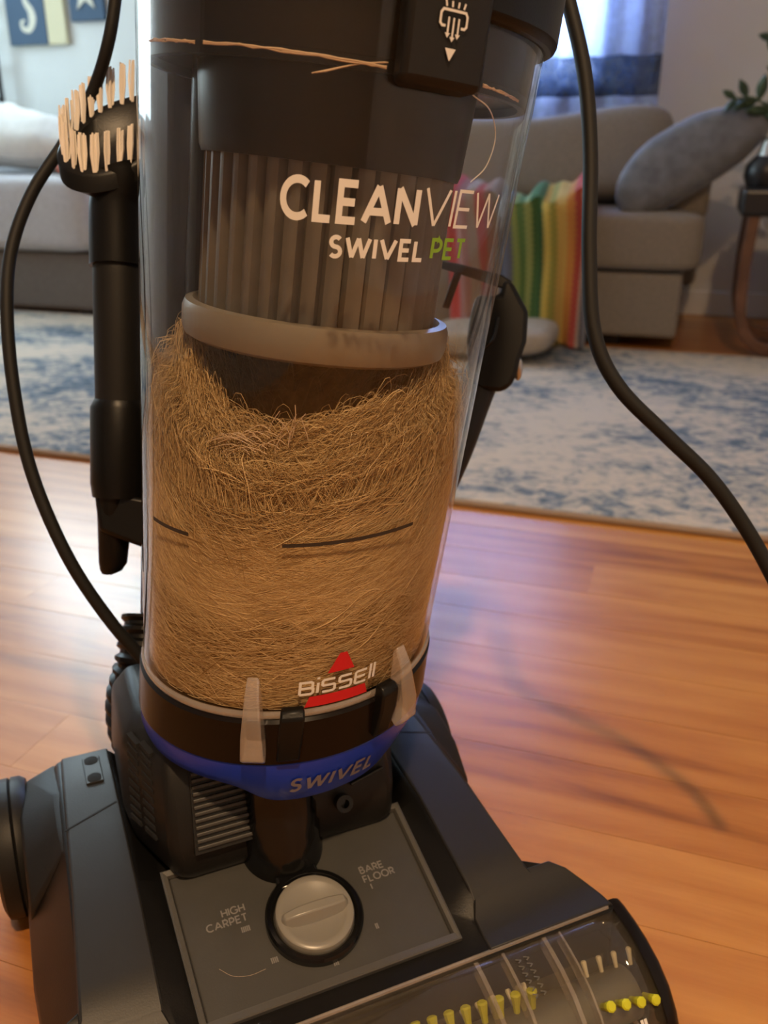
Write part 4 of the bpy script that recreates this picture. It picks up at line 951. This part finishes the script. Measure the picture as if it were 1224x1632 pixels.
pp, ss = np.meshgrid(PH, S, indexing='ij'); r, z = fur_surf(pp, ss)
nz = smooth_noise(pp*6, ss*9, 11)+.6*smooth_noise(pp*14, ss*24, 12)
r = r-.0016*np.abs(nz); z = z+.002*smooth_noise(pp*5, ss*6, 13)*(ss > .7)
r = np.minimum(r, RBIN(z)-.0042)
Gf = np.stack([r*np.sin(pp), -r*np.cos(pp), z], -1)
PHAIR = thing('pet_hair', 'matted tan pet hair packed inside the clear dirt bin', 'pet hair', tuple(VC.location), TH_)
PHAIR['kind'] = 'stuff'
mb = MB(); mb.grid(Gf, True)
mb.add([(0, 0, .042)], []); mb.f += [((i+1) % na_*ns, i*ns, mb.n-1) for i in range(na_)]
core = mb.build('matted_core', fur_mat('fur_core', (.22, .135, .052), (.52, .34, .145), False), PHAIR, bodyw, ang=80); core['kind'] = 'stuff'
# strands
N = 34000; K = 7
s0 = np.where(rng.random(N) < .62, rng.uniform(.42, 1.35, N), rng.uniform(.02, 1.9, N)); p0 = PHV+rng.normal(0, 1.15, N)
flow = smooth_noise(p0*3, s0*5, 21); LN = rng.uniform(.012, .045, N)*(1+.3*(s0 > .8))
dirn = np.where(rng.random(N) < .5, 1, -1)
slope = 1.15*np.sin(p0-PHV-.1)*np.clip((s0-.3)*2, 0, 1)*dirn+.9*flow*.45+rng.normal(0, .38, N)
curl = rng.normal(0, 1.0, N); lift = np.abs(rng.normal(0, .0028, N))*(1+1.2*np.clip(s0-.75, 0, 1)*2); lift = np.where(s0 < .45, lift*.25, lift)
tt = np.linspace(0, 1, K)
pts = np.zeros((N, K, 3)); rp = .1
ph = p0[:, None]+dirn[:, None]*LN[:, None]*tt*np.cos(slope)[:, None]/rp
hgt = .21
sv = s0[:, None]+LN[:, None]*(tt*np.sin(slope)[:, None]+curl[:, None]*.45*(tt-.5)**2)/hgt
sv = np.clip(sv, .0, 1.98)
r, z = fur_surf(ph, sv)
bow = np.sin(tt*PI*rng.uniform(.6, 1.2, N)[:, None])
off = .0003+lift[:, None]*np.abs(bow)
wild = (rng.random(N) < .05)*(s0 > .6)
off = off+wild[:, None]*tt**2*rng.uniform(.002, .010, N)[:, None]
r = r+np.where(sv < 1, off, off*.2); z = z+np.where(sv > .9, off*1.3, 0)
r = np.minimum(r, RBIN(z)-.0037-.0004*rng.random((N, 1)))
pts = np.stack([r*np.sin(ph), -r*np.cos(ph), z], -1)
pts = bodyw(pts.reshape(-1, 3)).reshape(N, K, 3)
tg = np.gradient(pts, axis=1); tg /= np.linalg.norm(tg, axis=2, keepdims=True)+1e-9
n1 = np.cross(tg, np.array([.3, .5, .8])); n1 /= np.linalg.norm(n1, axis=2, keepdims=True)+1e-9; n2 = np.cross(tg, n1)
rad = (rng.uniform(.00010, .00024, N)*np.where(rng.random(N) < .07, 1.8, 1))[:, None, None]*np.interp(tt, [0, .2, .8, 1], [.7, 1, .9, .4])[None, :, None]
ring = np.stack([pts+rad*(math.cos(a)*n1+math.sin(a)*n2) for a in (0, 2.094, 4.189)], 2)      # N,K,3,3
Vv = ring.reshape(-1, 3)
base = (np.arange(N)*K*3)[:, None, None]; kk = (np.arange(K-1)*3)[None, :, None]; jj = np.arange(3)[None, None, :]; j2 = (jj+1) % 3
Q = np.stack([base+kk+jj, base+kk+j2, base+kk+3+j2, base+kk+3+jj], -1).reshape(-1, 4)
shade = np.repeat(np.clip(rng.beta(2, 2, N)+.15*flow, 0, 1), K*3)
me = fast_mesh('hair_strands', Vv, Q, fur_mat('fur_strand', (.33, .205, .08), (.86, .66, .38), True), shade)
o = bpy.data.objects.new('hair_strands', me); COL.objects.link(o); o.parent = PHAIR; o['kind'] = 'stuff'
# pale tuft standing up near the hollow
m = MB()
for k in range(34):
    a0 = -.62+rnd.gauss(0, .09); zb = .207+rnd.gauss(0, .003); ln = rnd.uniform(.008, .022); up_ = (k % 4 == 0); a0 += .16*up_
    pts_ = []
    for q in np.linspace(0, 1, 6):
        a = a0+((.10*math.sin(k*1.7))*q*q if up_ else -.30*q*ln/.02)+.04*math.sin(q*3+k)*.3; zz_ = zb+(ln*.9*q if up_ else .003*math.sin(q*4)); rr = .086+.003*math.sin(k); pts_.append((rr*math.sin(a), -rr*math.cos(a), zz_))
    m.tube(pts_, .00025, 4)
tag(m.build('pale_hair_tuft', HAIR, PHAIR, bodyw), kind='stuff')
